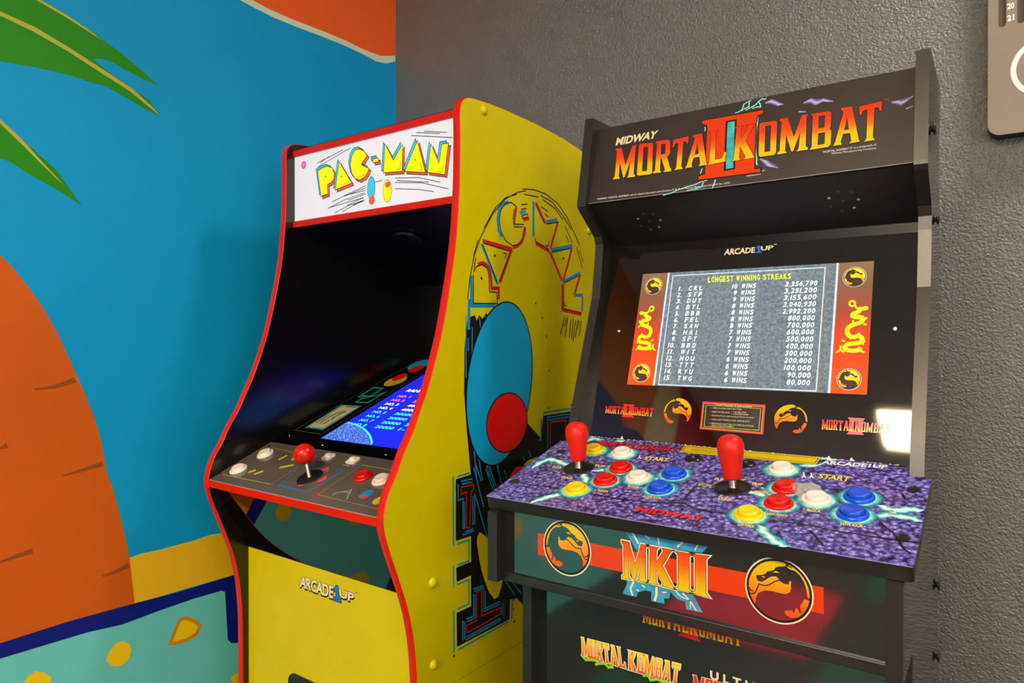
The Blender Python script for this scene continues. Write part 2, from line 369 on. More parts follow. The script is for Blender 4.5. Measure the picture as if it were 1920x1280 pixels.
GL = {
'1': (.5, [(0,0),(.5,0),(.5,.2),(.38,.2),(.38,1),(.2,1),(.02,.76),(.02,.58),(.16,.66),(.16,.2),(0,.2)], []),  # condensed slab-serif capitals, unit height: width, outer loop, holes
'M': (.86, [(0,0),(.28,0),(.22,.07),(.22,.52),(.40,.02),(.45,.02),(.63,.52),(.60,.07),(.54,0),(.86,0),(.86,.05),(.80,.1),(.80,.92),(.86,1),(.66,1),(.45,.42),(.24,1),(0,1),(0,.95),(.06,.9),(.06,.08),(0,.05)], []),
'O': (.5, [(0,.05),(.05,0),(.45,0),(.5,.05),(.5,.95),(.45,1),(.05,1),(0,.95)], [[(.17,.12),(.33,.12),(.33,.88),(.17,.88)]]),
'R': (.58, [(0,0),(.27,0),(.22,.07),(.22,.44),(.25,.44),(.38,.07),(.33,0),(.58,0),(.58,.06),(.54,.12),(.44,.46),(.55,.56),(.55,.93),(.48,1),(0,1),(0,.95),(.06,.9),(.06,.08),(0,.05)], [[(.22,.55),(.38,.58),(.38,.88),(.22,.88)]]),
'T': (.62, [(.14,0),(.5,0),(.42,.08),(.42,.86),(.52,.86),(.58,.74),(.62,.78),(.62,1),(.0,1),(.0,.78),(.04,.74),(.10,.86),(.22,.86),(.22,.08)], []),
'A': (.70, [(0,0),(.24,0),(.2,.07),(.25,.28),(.43,.28),(.47,.07),(.42,0),(.70,0),(.66,.06),(.46,1),(.18,1),(.16,.96),(.24,.88),(.05,.08)], [[(.28,.38),(.40,.38),(.34,.72)]]),
'L': (.6, [(0,0),(.58,0),(.6,.28),(.54,.3),(.46,.12),(.24,.12),(.24,.92),(.3,1),(0,1),(.06,.92),(.06,.08)], []),
'K': (.78, [(0,0),(.3,0),(.24,.07),(.24,.40),(.46,.07),(.42,0),(.78,0),(.72,.06),(.42,.54),(.64,.93),(.72,1),(.42,1),(.46,.93),(.24,.60),(.24,.93),(.3,1),(0,1),(.06,.93),(.06,.07)], []),
'B': (.56, [(0,0),(.5,0),(.56,.06),(.56,.44),(.51,.5),(.54,.56),(.54,.94),(.48,1),(0,1),(.06,.93),(.06,.07)], [[(.22,.1),(.4,.1),(.4,.42),(.22,.42)], [(.22,.56),(.38,.56),(.38,.9),(.22,.9)]]),
'I': (.5, [(0,0),(.5,0),(.4,.08),(.4,.92),(.5,1),(0,1),(.1,.92),(.1,.08)], []),
}
def glyph(mb, pl, ch, q, m, h, line=None, lw=0.0008, uvq=None):
    w, outer, holes = GL[ch]
    loops = [[bil(q, x/w, y) for x, y in lp] for lp in [outer]+holes]
    W_, o_, hs = w, outer, holes
    if line:
        for lp in loops: mb.rib(pl, lp+[lp[0]], lw, line, h-0.00005, closed=True)
    # UV y = height within the word
    k = mb.mi(m); flat = [p for lp in [outer]+holes for p in lp]; pos = [p for lp in loops for p in lp]
    tri = tessellate_polygon([[Vector((x, y, 0)) for x, y in lp] for lp in [outer]+holes])
    bv = [mb.bm.verts.new(pl(*p, h)) for p in pos]
    for t in tri:
        try: f = mb.bm.faces.new([bv[i] for i in t])
        except ValueError: continue
        f.material_index = k
        for l, i in zip(f.loops, t): l[mb.uv].uv = (flat[i][0], flat[i][1])
def word(mb, pl, st, q, m, h, gap=0.06, line=None, lw=0.0006):
    ws = [GL[c][0] if c != ' ' else 0.3 for c in st]; tot = sum(ws)+gap*(len(st)-1); x = 0.0
    for c, w in zip(st, ws):
        if c != ' ':
            a, b = x/tot, (x+w)/tot
            glyph(mb, pl, c, [bil(q, a, 0), bil(q, b, 0), bil(q, b, 1), bil(q, a, 1)], m, h, line, lw)
        x += w+gap
ART={
'pm_letters':[[94.1,1473.7,109.2,1478.0,125.9,1479.3,139.5,1473.6,146.8,1462.6,146.0,1450.9,136.9,1443.9,125.9,1441.8,126.9,1422.1,105.3,1419.3],[162.3,1482.7,200.9,1434.7,149.6,1427.6],[245.2,1482.6,236.2,1491.9,223.4,1498.5,210.4,1498.3,200.0,1488.5,195.8,1471.8,200.3,1453.9,210.3,1442.2,223.2,1437.7,237.4,1440.7,246.8,1449.6,250.1,1456.6,228.4,1467.0],[260.7,1473.4,275.7,1472.9,277.7,1465.3,263.0,1465.2],[295.0,1495.8,317.7,1462.5,341.8,1488.0,340.8,1437.8,290.5,1442.3],[379.8,1488.1,400.2,1427.4,346.9,1436.5],[413.7,1476.1,432.9,1439.1,439.9,1472.1,455.6,1471.2,446.8,1416.7,404.5,1426.8]],
'pm_dots':[[120.3,1458.7],[169.4,1451.2],[374.8,1453.8]],
'pm_ticks':[[109.1,1421.2,122.1,1422.7,123.3,1437.4],[188.8,1447.4,194.0,1438.6,174.7,1435.4],[243.5,1454.6,235.1,1445.6,223.3,1442.7],[323.9,1443.7,335.6,1442.9,336.2,1457.5],[379.8,1435.0,391.5,1433.3,387.7,1448.7],[428.7,1424.4,440.7,1422.1,442.6,1435.2]],
'pm_lines':[[92.3,1490.8,173.1,1504.8],[99.8,1489.0,129.7,1498.7],[93.0,1482.3,196.6,1505.6],[376.9,1503.4,434.3,1491.7],[395.9,1502.8,451.0,1490.8],[363.5,1500.4,464.6,1479.4],[320.7,1428.2,381.2,1421.0,435.7,1405.2],[325.4,1423.2,407.4,1409.0],[320.7,1420.1,390.0,1410.3,454.5,1391.0],[320.7,1408.5,381.2,1399.3,420.2,1390.2],[138.6,1404.6,188.7,1415.0,240.1,1424.5],[125.7,1393.0,174.6,1403.9,236.7,1411.3],[127.6,1394.0,188.7,1398.8,233.3,1401.5],[145.9,1381.3,188.7,1391.8,233.3,1397.0],[169.2,1381.2,202.6,1390.2,233.3,1395.9],[185.2,1392.2,233.3,1402.7],[176.4,1411.8,240.1,1420.0],[188.7,1402.2,240.0,1408.7],[176.4,1413.0,240.1,1415.4],[202.6,1391.4,236.7,1396.6],[286.0,1429.2,266.5,1427.8]],
'pm_marks':[[47.8,1493.1],[47.8,1504.1],[256.0,1417.9],[256.0,1437.0],[258.3,1394.0],[300.3,1406.7],[300.3,1432.1],[303.5,1420.6]],
'ps_black':[[185.8,1195.3,192.0,1231.8,203.1,1271.1,222.4,1307.8,255.6,1351.6,293.9,1385.0,330.4,1402.9,358.9,1411.1],[347.4,1412.5,384.5,1417.7,425.3,1416.6,472.6,1404.1,508.7,1380.5,534.4,1354.3,558.4,1328.4],[262.5,1363.1,293.9,1387.1,328.6,1399.3],[353.2,1403.4,402.6,1405.9],[408.7,1410.4,450.8,1404.3,490.5,1382.8,525.0,1358.1],[417.0,1403.6,463.8,1392.1,491.8,1373.3],[230.5,1323.2,255.6,1354.7,267.6,1367.0],[499.6,1361.0,518.0,1342.5,529.7,1329.1],[504.1,1343.3,515.7,1327.5],[546.3,1322.2,570.7,1279.2],[558.4,1317.2,573.6,1292.1],[214.3,1300.7,201.5,1270.9],[207.8,1268.5,203.1,1249.8],[343.6,1381.9,364.8,1386.7],[343.6,1373.0,360.9,1377.8],[410.8,1388.8,435.9,1382.5],[423.2,1376.7,438.0,1371.8],[201.5,1238.5,201.4,1188.9,271.0,1191.6],[201.5,1243.6,209.4,1253.4,225.6,1258.4,238.8,1253.7,244.8,1241.7,246.1,1211.5,267.6,1211.6,269.3,1191.6],[230.5,1296.4,308.3,1290.1],[308.3,1289.7,274.5,1231.1],[227.3,1294.0,271.1,1226.6],[328.6,1376.3,312.0,1381.4,293.9,1376.8,280.5,1363.7,275.2,1343.8,280.5,1323.2,293.9,1308.7,315.6,1300.9,334.2,1305.5,347.4,1318.1,353.2,1339.9],[317.5,1341.9,353.2,1345.5],[319.3,1337.1,349.3,1340.1],[344.8,1361.0,364.0,1367.1,366.3,1361.8,347.4,1356.3,344.8,1361.0],[390.5,1391.4,423.3,1355.8],[429.5,1356.6,476.2,1366.8],[390.5,1325.3,390.5,1318.0,438.0,1307.3],[450.9,1303.2,525.0,1318.2],[497.4,1243.0,560.9,1264.6],[495.1,1240.5,495.2,1189.5,566.9,1183.1],[286.8,1285.0,296.8,1284.2,292.2,1274.1],[321.2,1370.8,316.4,1349.4],[425.4,1314.2,437.2,1313.1,440.1,1321.6],[497.4,1201.8,498.8,1195.7,507.9,1194.4]],
'ps_blue':[[195.8,1236.1,196.7,1184.7,264.1,1187.1],[224.6,1294.7,269.3,1227.6],[302.9,1380.0,286.1,1374.1,274.6,1360.7,270.4,1343.1,273.9,1324.5,282.6,1313.8],[384.5,1395.0,384.5,1326.8],[427.4,1359.9,470.4,1370.9],[448.7,1306.5,529.7,1324.1],[493.8,1245.2,560.9,1268.4],[537.9,1219.5,571.7,1221.2],[570.8,1218.6,569.8,1185.7],[339.8,1366.3,358.6,1370.8],[190.4,1195.5,188.8,1143.2]],
'ps_red':[[214.2,1257.4,227.2,1261.6,238.8,1258.9,247.2,1250.2,251.5,1233.8,253.2,1218.2,273.8,1219.4,273.8,1198.8],[227.3,1300.6,315.6,1294.4],[312.7,1292.3,277.0,1229.1],[327.8,1375.1,320.4,1342.3],[357.0,1341.5,355.1,1327.9,345.5,1311.2,330.5,1301.8,317.5,1298.3],[350.5,1354.5,369.9,1359.4],[392.5,1394.0,426.2,1358.5],[472.6,1365.9,444.4,1308.0],[391.7,1314.0,441.4,1303.4],[527.4,1319.0,492.8,1245.2],[443.1,1302.0,488.3,1247.3],[560.9,1264.6,536.9,1219.5],[489.7,1240.1,489.7,1186.9],[488.4,1186.9,565.9,1179.3]],
'ps_dots':[[261.8,1277.1],[224.0,1234.0],[493.7,1293.7]],
'ps_scratch':[[499.7,1173.0,482.3,1135.4],[511.5,1173.3,499.7,1130.8],[523.5,1168.8,517.5,1129.2],[532.5,1170.6,526.5,1126.0],[541.7,1166.0,532.6,1121.2],[551.0,1167.8,541.7,1129.2],[565.3,1166.5,557.2,1132.4],[506.8,1170.0,496.8,1151.1],[557.2,1166.3,551.0,1148.5]],
'ps_bg':[[177.6,1111.4,185.5,1159.0,194.3,1165.7,205.7,1168.6,210.7,1159.5,218.1,1169.4,226.5,1162.5,237.1,1173.4,245.7,1166.9,257.4,1176.6,267.6,1168.8,283.3,1055.0,364.3,964.3,410.7,929.9,418.7,973.8,526.7,973.5,526.8,884.4,426.8,891.9,344.5,851.8,196.6,876.9,183.4,972.1,176.7,1034.4],[195.5,918.0,197.6,892.3,155.0,890.5,155.0,786.4,194.6,785.8,195.4,740.9,156.1,740.8,156.9,716.3,194.5,717.1,195.4,663.8,156.8,664.1,158.0,606.2,307.2,604.3,308.1,640.0,329.1,637.1,367.0,601.0,409.5,627.3,409.4,887.6]],
'ps_cyan':[[148.4,896.3,149.1,779.5],[159.0,894.6,191.3,896.0],[149.1,745.8,149.4,709.3],[158.9,780.2,189.2,780.4,189.2,743.6,158.9,744.5],[158.9,711.8,189.2,711.6,189.1,669.7,158.8,669.5],[149.4,670.4,150.1,600.0],[160.8,600.0,302.4,601.5],[313.0,602.3,314.4,636.6,326.6,635.8]],
'ps_blues':[[170.9,879.5,198.8,878.7],[168.9,885.1,197.6,884.3],[161.0,881.2,160.9,853.7,177.0,854.1],[173.7,850.0,173.7,802.5],[177.8,849.2,177.8,801.6],[199.6,854.4,199.6,803.5],[204.7,858.9,204.6,803.7],[172.9,792.2,203.8,793.1],[178.2,796.2,201.7,796.8],[201.6,691.4,229.4,690.1],[203.7,686.8,227.2,686.6],[201.6,683.3,201.6,643.0],[205.8,680.7,205.8,643.0],[229.4,686.0,229.4,643.5,278.8,641.9],[234.6,679.0,234.6,647.3,276.5,646.8],[172.8,645.8,172.8,611.4],[178.1,642.7,178.0,612.2],[183.0,645.1,207.9,643.6],[185.0,640.4,207.1,639.0],[180.9,609.9,281.1,611.4],[182.1,614.2,278.8,615.5],[283.5,641.8,283.5,617.7],[289.1,643.0,289.1,611.6],[201.7,903.7,229.5,829.8],[208.1,908.2,223.0,876.0],[238.2,901.0,260.5,858.5],[243.5,902.9,265.1,860.6],[236.0,895.8,256.0,855.2],[267.4,899.4,281.2,863.4],[290.5,884.6,297.6,867.8],[205.9,854.6,240.4,771.1],[288.2,685.9,324.2,643.8],[307.2,680.6,344.1,640.8],[181.5,1167.9,181.5,1059.9],[198.4,1147.6,197.5,1085.1],[218.1,1164.9,224.4,1128.0],[235.0,1168.0,234.9,1137.3],[253.1,1171.1,253.0,1149.5],[187.5,1129.3,187.5,1106.1],[434.9,969.3,517.7,968.6],[434.9,969.3,434.9,896.8],[440.3,962.8,514.7,962.5],[440.4,903.7,505.8,903.0],[349.4,902.6,354.4,893.3],[369.3,910.0,377.0,897.4],[267.5,908.5,278.7,868.4],[239.1,909.9,245.6,874.0],[205.6,957.9,226.4,877.2],[199.5,959.9,210.5,879.8]],
'ps_redline':[[168.9,874.6,201.7,873.7,201.7,864.8,195.5,863.2,191.3,801.3,182.2,802.0,183.1,864.1,168.9,862.7,168.9,874.6],[210.1,683.5,224.2,683.4,224.2,637.0,278.8,634.8,278.8,622.9,182.9,621.1,183.0,634.4,210.0,633.5,210.1,683.5],[444.2,957.8,502.8,956.7,502.9,904.9,444.2,907.7,444.2,957.8]],
'ps_yel':[[218.6,787.1,212.2,780.4,211.0,769.9,216.5,744.1,222.9,720.6,231.6,699.1,244.8,673.2,260.5,656.0,271.9,656.7,281.2,670.9,285.8,686.6,281.2,713.4,260.5,749.6,233.8,776.8],[351.9,885.0,364.3,891.9,389.8,894.1,421.4,891.2,410.7,882.2,374.4,875.8]],
'ps_redpoly':[[301.4,863.4,312.0,875.5,326.6,885.4,356.7,883.2,367.0,875.7,331.6,863.6]],
'ps_dotline':[[150.1,593.5,321.7,595.1,319.3,619.1],[392.3,1196.3,415.9,1168.0,430.4,1132.2,440.3,1062.7,437.6,987.8,523.7,987.1]],
'ps_cyanb':[[418.7,979.2,526.7,979.9],[411.7,968.5,410.7,926.9,402.8,926.4]],
'ps_oval':[[301.6,1054.1],[325.1,1194.2],[169.7,1029.8],[306.2,970.1],[306.3,1028.8],[226.4,970.1]],
'ps_kite':[[151.1,1026.0,201.6,1069.3,260.9,1145.6,301.6,1190.5,364.3,1195.8,405.3,1150.0,415.9,1090.5,410.7,989.4,392.4,909.9,315.6,904.5,234.9,917.2,181.4,974.9],[230.7,1009.6,269.8,1028.4,334.8,987.2,399.1,977.1,396.0,931.6,344.5,913.3,239.1,921.9,225.6,964.9]],
'ps_domes':[[230.6,1531.1],[98.0,732.2],[100.4,598.6],[598.3,1363.4]],
'mq_M':[[55.5,38.5,94.7,37.6,91.7,94.6,52.6,95.1],[314.5,39.8,355.4,40.4,353.2,96.2,314.1,96.5]],
'mq_O':[[97.5,38.7,124.1,37.9,119.3,94.1,94.4,96.3],[288.5,39.9,312.6,40.1,310.5,95.1,285.4,95.8]],
'mq_R':[[125.3,38.9,156.3,37.8,149.2,94.5,123.4,95.6]],
'mq_T':[[154.8,38.7,180.0,39.4,178.4,94.6,153.2,92.6],[420.1,39.6,443.3,40.2,444.8,96.2,417.7,94.1]],
'mq_A':[[178.0,39.4,213.3,40.0,211.6,95.4,176.0,95.0],[387.3,40.2,421.1,40.8,420.0,95.7,386.5,97.5]],
'mq_L':[[213.3,39.4,240.9,41.2,238.0,95.5,210.3,96.0]],
'mq_K':[[249.7,39.8,283.4,40.3,283.2,95.6,249.6,96.1]],
'mq_B':[[357.2,39.4,384.5,40.0,383.8,95.3,355.5,95.7]],
'mq_midway':[[51.1,100.3,122.3,101.3,126.3,115.1,52.4,115.1]],
'mq_ii':[[197.1,117.2,289.3,116.3,289.7,111.4,281.5,109.0,280.1,96.2,283.8,21.6,292.6,21.3,292.4,16.3,201.4,17.1,200.8,22.7,210.9,24.6,206.7,102.4,205.8,108.2,197.6,112.0]],
'mq_slot':[[236.0,107.9,249.8,107.9,254.5,27.5,240.4,27.0]],
'mq_teal':[[247.5,120.3,256.5,123.3,259.5,132.4,270.1,137.1],[256.7,121.8,267.3,126.5,267.9,134.8],[262.8,121.9,278.1,128.3,286.0,135.5,292.0,135.2],[272.5,122.6,284.6,122.8,281.5,131.8],[215.2,14.4,197.6,10.0,146.9,-1.2],[211.3,15.0,208.4,5.8,184.2,0.8],[227.9,13.9,224.2,-0.5],[209.7,5.6,197.3,0.4],[282.3,106.8,281.7,83.6,286.0,37.2,287.4,27.7],[202.8,106.0,202.8,98.8],[205.4,35.1,203.6,27.1]],
'mq_purple':[[291.2,127.5,299.9,128.5,309.1,122.1,317.3,120.0],[344.9,115.3,354.2,117.8,361.5,112.7,370.7,114.8,384.1,110.0],[339.1,103.4,348.8,100.9],[455.9,92.4,466.3,89.1,480.2,96.1],[472.7,78.9,480.4,81.5],[290.7,36.8,301.3,28.0,317.2,19.2],[295.3,17.7,299.6,17.8],[273.7,12.6,293.8,12.7]],
'mq_t1':[[374.8,31.6,440.5,31.7,440.1,35.1,374.1,35.1]],
'mq_t2':[[386.9,27.3,440.7,26.2,440.3,29.6,386.5,30.6]],
'mq_t3':[[31.9,3.8,250.4,3.2,249.7,7.1,30.8,8.3]],
'mq_tm':[[446.9,96.4,452.6,96.5,452.3,98.8,446.8,98.7]],
'sc_all':[[81.9,92.8,430.2,92.2,429.3,283.4,82.2,285.4]],
'sc_stone':[[125.9,93.4,385.7,92.5,384.6,281.2,126.8,282.1]],
'sc_inner':[[133.9,94.2,374.3,93.5,373.8,278.7,133.5,278.0]],
'sc_cols':[[155.4,251.7,155.1,101.3,165.8,251.3,166.3,101.7,186.9,251.1,188.9,102.6,272.4,250.6,272.1,102.6,359.0,251.1,359.5,102.7]],
'sc_title':[[195.5,263.6,321.8,263.7,321.5,272.1,194.3,273.5]],
'sc_dr40':[[417.4,213.7,413.7,209.1,407.1,206.4,406.5,203.5,412.1,201.6],[412.1,201.6,418.5,201.5,420.9,198.0,417.4,193.4,409.7,191.2,403.1,187.8,401.0,181.5,403.1,175.1,408.9,171.7]],
'sc_dr36':[[408.9,171.7,415.4,175.1,420.2,172.3,421.7,167.2,416.0,163.8,403.7,163.1,399.0,158.5,401.2,154.2,409.7,152.7,417.0,154.2,419.7,158.1]],
'sc_dr16':[[405.3,226.3,409.0,223.9,409.4,219.1,405.8,217.3,402.3,219.9,402.1,224.1,405.3,226.3],[410.2,218.5,411.4,214.4,414.4,214.9,419.3,215.4],[418.3,214.6,423.1,216.8,425.4,214.4,422.4,212.2,419.4,213.9],[394.2,160.8,395.0,153.9,389.2,150.4],[395.0,153.9,399.4,151.1],[417.8,157.6,418.7,153.1,424.4,150.9],[413.7,151.3,418.3,153.1],[421.2,195.7,424.9,201.0],[421.2,192.2,424.9,190.3],[408.3,193.6,408.1,197.6],[395.9,169.4,396.5,167.1,399.6,166.5],[420.8,164.4,422.9,162.1],[421.6,167.7,423.9,165.5],[414.4,175.7,417.2,178.5]],
'sc_med':[[104.4,261.7,104.3,112.4,406.7,261.5,407.5,112.7]],
'bz_arc':[[216.3,309.3,264.6,309.6,264.1,319.4,217.3,319.9]],
'bz_one':[[265.9,308.8,274.9,308.8,272.3,321.8,265.9,321.6]],
'bz_up':[[273.4,312.5,291.0,312.7,292.1,320.2,272.5,319.9]],
'bz_tm':[[292.1,320.7,296.4,320.6,296.2,322.3,291.9,322.3]],
'bz_logo':[[50.2,43.1,132.9,42.9,133.6,56.1,49.1,55.1],[377.5,41.8,458.9,42.7,459.8,55.0,377.0,55.6]],
'bz_ii':[[79.7,60.2,99.9,60.1,98.5,57.6,99.1,41.8,102.2,38.8,80.4,38.9,82.2,41.5,81.9,57.5],[408.4,60.5,429.5,60.3,427.3,56.6,426.9,41.1,429.6,38.3,408.6,37.8,410.8,40.8,411.1,57.4]],
'bz_slot':[[88.1,57.0,92.5,56.9,93.4,42.6,88.6,42.7],[416.8,55.8,421.3,55.7,420.9,42.6,416.1,42.6]],
'bz_em':[[172.3,52.0,150.5,50.6,169.8,71.7],[336.8,51.3,358.7,51.6,335.2,72.2]],
'pl_out':[[209.7,29.1,301.8,28.5,301.2,71.5,209.3,71.5]],
'pl_mid':[[212.3,31.6,298.9,30.8,298.6,68.2,212.1,68.1]],
'pl_in':[[216.2,33.5,295.3,33.9,295.3,65.5,215.6,65.6]],
'pl_text':[[228.5,66.4,282.7,66.2,282.5,69.6,228.3,69.7],[222.5,61.2,268.1,61.4,268.1,63.5,222.5,63.1],[222.8,55.2,251.4,55.6,251.4,57.6,222.8,57.4],[253.6,56.9,275.1,57.3,275.1,59.3,253.6,58.8],[253.6,54.1,278.6,54.2,278.6,56.2,253.6,56.1],[222.4,49.4,287.8,49.8,287.7,52.2,222.4,51.4],[222.0,43.7,281.5,44.1,281.5,46.6,222.0,45.8],[222.3,37.9,288.2,37.9,288.3,40.6,222.2,39.8],[227.2,34.6,259.8,35.1,259.8,37.1,227.3,36.7]],
'bz_screws':[[52.2,184.0,459.3,184.7]],
'em_gold':[[-0.691,-0.57,-0.795,-0.446,-0.862,-0.282,-0.9,-0.091,-0.91,0.105,-0.873,0.312,-0.769,0.511,-0.618,0.699,-0.431,0.824,-0.228,0.902,-0.009,0.935,0.154,0.908,0.217,0.853,0.199,0.772,0.028,0.738,-0.081,0.687,-0.154,0.585,-0.264,0.534,-0.338,0.509,-0.375,0.443,-0.468,0.385,-0.664,0.335,-0.645,0.22,-0.617,0.167,-0.486,0.165,-0.393,0.233,-0.301,0.321,-0.172,0.397,-0.062,0.409,0.002,0.355,0.029,0.302,0.138,0.238,0.299,0.244,0.313,0.352,0.361,0.353,0.352,0.255,0.362,0.142,0.326,0.019,0.21,-0.065,0.03,-0.066,-0.226,-0.054,-0.429,-0.088,-0.597,-0.204,-0.663,-0.357],[0.235,0.76,0.298,0.84,0.396,0.801,0.476,0.76,0.582,0.685,0.704,0.558,0.809,0.428,0.879,0.253,0.914,0.034,0.897,-0.064,0.828,-0.023,0.792,0.197,0.722,0.41,0.599,0.594,0.458,0.689,0.334,0.702],[0.741,-0.099,0.897,-0.121,0.854,-0.282,0.759,-0.456,0.655,-0.614,0.497,-0.71,0.355,-0.734,0.212,-0.682,0.166,-0.615,0.229,-0.552,0.399,-0.512,0.443,-0.588,0.496,-0.423,0.549,-0.41,0.602,-0.531,0.69,-0.53,0.619,-0.451,0.628,-0.297,0.68,-0.227],[-0.172,0.51,-0.081,0.581,0.032,0.545],[-0.501,0.339,-0.412,0.351,-0.397,0.311,-0.467,0.306]],
'em_line':[[0.029,0.318,-0.117,0.252,-0.263,0.124,-0.374,0.071,-0.523,0.068,-0.575,0.087,-0.616,-0.03,-0.691,-0.205,-0.786,-0.265,-0.871,-0.244],[-0.872,-0.085,-0.824,-0.164,-0.729,-0.173],[0.217,0.853,0.262,0.794,0.387,0.761]],
'ap_band':[[68.8,838.7,425.3,841.1,424.9,868.9,68.8,867.2]],
'ap_em':[[379.8,856.3,35.8],[114.1,855.4,36.2]],
'ap_M':[[194.4,832.7,227.0,834.1,226.9,878.3,193.4,878.4]],
'ap_K':[[227.9,834.2,262.0,833.1,262.2,878.6,228.3,878.2]],
'ap_I':[[262.4,833.4,284.0,833.6,283.5,878.3,262.2,877.9],[283.2,833.5,303.7,832.4,303.4,879.6,283.1,878.2]],
'ap_sky':[[197.5,890.7,208.3,891.2,218.9,890.5,234.5,891.5,248.1,890.2,261.5,890.4,276.2,890.2,302.4,890.9,294.6,881.5,268.1,879.8,218.9,878.3,212.7,869.9],[199.4,830.4,224.2,831.5,248.2,831.6,284.4,830.7,295.9,812.8,275.5,812.4,274.7,820.8,264.9,821.8,256.6,827.9,254.9,820.4,248.2,818.9,249.1,812.7,232.0,812.1,232.0,823.4,224.2,823.4,214.6,818.9,212.8,812.8,194.0,812.8,200.3,826.5]],
'ap_cream':[[206.5,890.9,211.0,885.1,215.4,878.5],[240.5,890.9,242.2,881.6],[272.2,890.7,264.8,883.1],[289.9,889.9,285.9,883.0],[209.2,831.6,204.8,821.7,207.5,813.2],[238.9,830.5,238.9,820.9,236.3,813.1],[262.4,831.5,269.0,825.8,280.4,823.6,281.2,814.4],[271.4,830.3,280.4,823.6,288.4,813.0],[224.1,889.7,230.2,886.7],[246.5,825.7,251.6,826.8],[212.8,821.7,216.3,820.9],[219.8,828.9,224.2,826.6]],
'lp_top':[[181.7,745.6,314.4,747.2,313.8,770.8,181.7,770.5]],
'lp_ii':[[232.4,740.8,235.9,744.6,242.0,745.3,242.0,777.8,258.4,777.3,258.4,743.6,262.8,739.5]],
'lp_mk':[[87.7,675.7,157.3,676.2,153.3,703.3,87.3,701.8],[160.5,675.8,232.5,676.4,235.4,703.5,160.5,702.6]],
'lp_green':[[89.2,675.5,94.6,671.5,104.5,674.2,112.0,674.6,115.0,671.7,125.4,674.6,130.6,670.7,138.6,672.9],[182.5,673.6,189.3,676.5,193.4,671.4,202.9,675.6,210.9,673.9,220.1,675.3],[131.3,676.2,138.6,678.2],[109.8,670.3,113.5,670.0]],
'lp_ult':[[274.6,695.6,383.7,697.0,383.6,707.3,274.6,706.8]],
'lp_red':[[252.3,670.2,406.5,674.6,406.5,696.6,252.3,694.7]],
'dk_mk':[[60.4,205.2,187.9,205.8,188.5,224.2,58.8,219.0]],
'dk_label':[[193.0,209.0,377.8,212.1,379.8,237.7,191.6,235.2]],
'dk_start':[[153.8,170.0,189.6,172.1,189.2,184.7,151.8,182.0],[388.4,172.5,423.6,172.0,424.0,187.2,388.5,185.4]],
'dk_arc':[[383.5,216.0,459.1,221.2,459.5,232.5,384.0,227.6]],
'dk_midway':[[207.9,22.3,292.8,23.4,293.3,36.9,208.2,34.5]],
'dk_words':[["DUCK",291.9,81.8,308.2,82.7,307.2,89.9,290.3,90.6],["MOVE",256.0,110.4,273.6,112.0,272.4,118.9,254.7,118.3],["MOVE",327.6,111.4,343.4,112.8,342.6,119.4,326.6,118.9],["JUMP",291.3,137.3,308.8,139.6,307.9,146.7,290.4,144.5],["FLIP",270.3,132.2,282.6,133.9,281.7,141.1,269.3,139.9],["FLIP",318.5,132.0,331.4,133.5,330.5,140.4,317.6,139.4],["HIGH PUNCH",355.6,60.9,377.5,62.5,377.2,68.8,355.1,67.3],["BLOCK",394.0,82.9,409.0,84.0,408.5,90.7,393.4,89.6],["LOW KICK",432.7,62.2,454.9,63.5,454.8,70.3,432.6,69.2],["LOW PUNCH",332.5,26.2,349.6,27.7,348.8,33.9,331.8,32.6],["DUCK",67.9,80.0,85.3,81.6,83.0,88.6,64.9,87.8],["MOVE",35.8,108.2,50.5,109.5,47.7,116.9,32.5,116.5],["FLIP",96.0,129.1,111.3,131.0,109.1,137.6,93.7,136.6],["BLOCK",170.1,81.2,186.0,82.0,184.3,88.1,168.6,87.4],["LOW KICK",204.2,58.9,225.3,61.1,224.0,67.2,202.4,65.7],["MOVE",256.1,111.2,273.2,111.7,272.0,118.2,254.7,118.5],["PUNCH",137.0,58.4,151.6,58.9,149.8,65.0,134.8,65.2]],
'dk_bolt':[[39.0,212.8,40.0,229.2,59.6,228.3],[6.6,99.3,5.8,121.6,13.6,138.2,29.7,133.7,56.8,124.4,74.8,122.4],[97.3,115.2,114.6,124.4,137.9,109.3,156.6,98.0,181.4,104.4,196.1,120.8,199.5,130.0],[196.6,82.1,198.8,114.2],[66.7,-3.2,73.5,14.0,88.9,34.1,98.4,44.8,118.2,68.6,129.9,94.4],[89.4,178.1,102.5,181.4],[85.5,103.1,113.5,77.3],[81.4,224.3,94.7,232.7],[313.0,112.6,333.2,112.2,354.6,98.0,381.0,101.4,404.3,116.7,424.4,131.8],[460.6,119.5,479.3,112.3,490.2,119.5,506.4,122.9],[458.6,89.2,474.6,102.4,492.0,100.2,507.1,96.5],[479.3,112.3,473.9,101.5],[350.8,35.3,368.7,16.8,377.6,6.5,392.4,-3.8],[357.2,200.6,383.5,216.0],[380.4,231.7,398.8,241.5],[330.7,128.0,355.9,106.6],[331.1,51.0,340.3,73.4,345.9,91.2]],
'dk_crack':[[16.2,51.1,44.1,50.8,79.0,50.9,134.0,49.8,171.5,48.1,213.9,50.4,236.7,55.8,257.6,60.6,273.4,51.9,298.2,49.9],[15.8,149.5,51.5,149.0],[236.0,57.3,252.8,73.2,252.3,110.1],[272.8,47.8,308.2,51.3,360.1,50.1,391.8,52.7,423.3,49.3,460.0,47.8,510.2,49.4],[406.9,40.2,417.7,23.9,424.2,13.3],[468.3,81.8,483.3,63.1,494.1,38.1,503.1,26.2],[482.0,157.4,486.4,143.0],[326.0,138.7,388.6,145.2,421.4,149.4]],
'dk_blot':[[491.4,170.4,498.2,170.4],[493.7,55.3,501.8,54.9],[5.6,52.3,15.0,52.9],[16.5,167.3,26.2,168.2]],
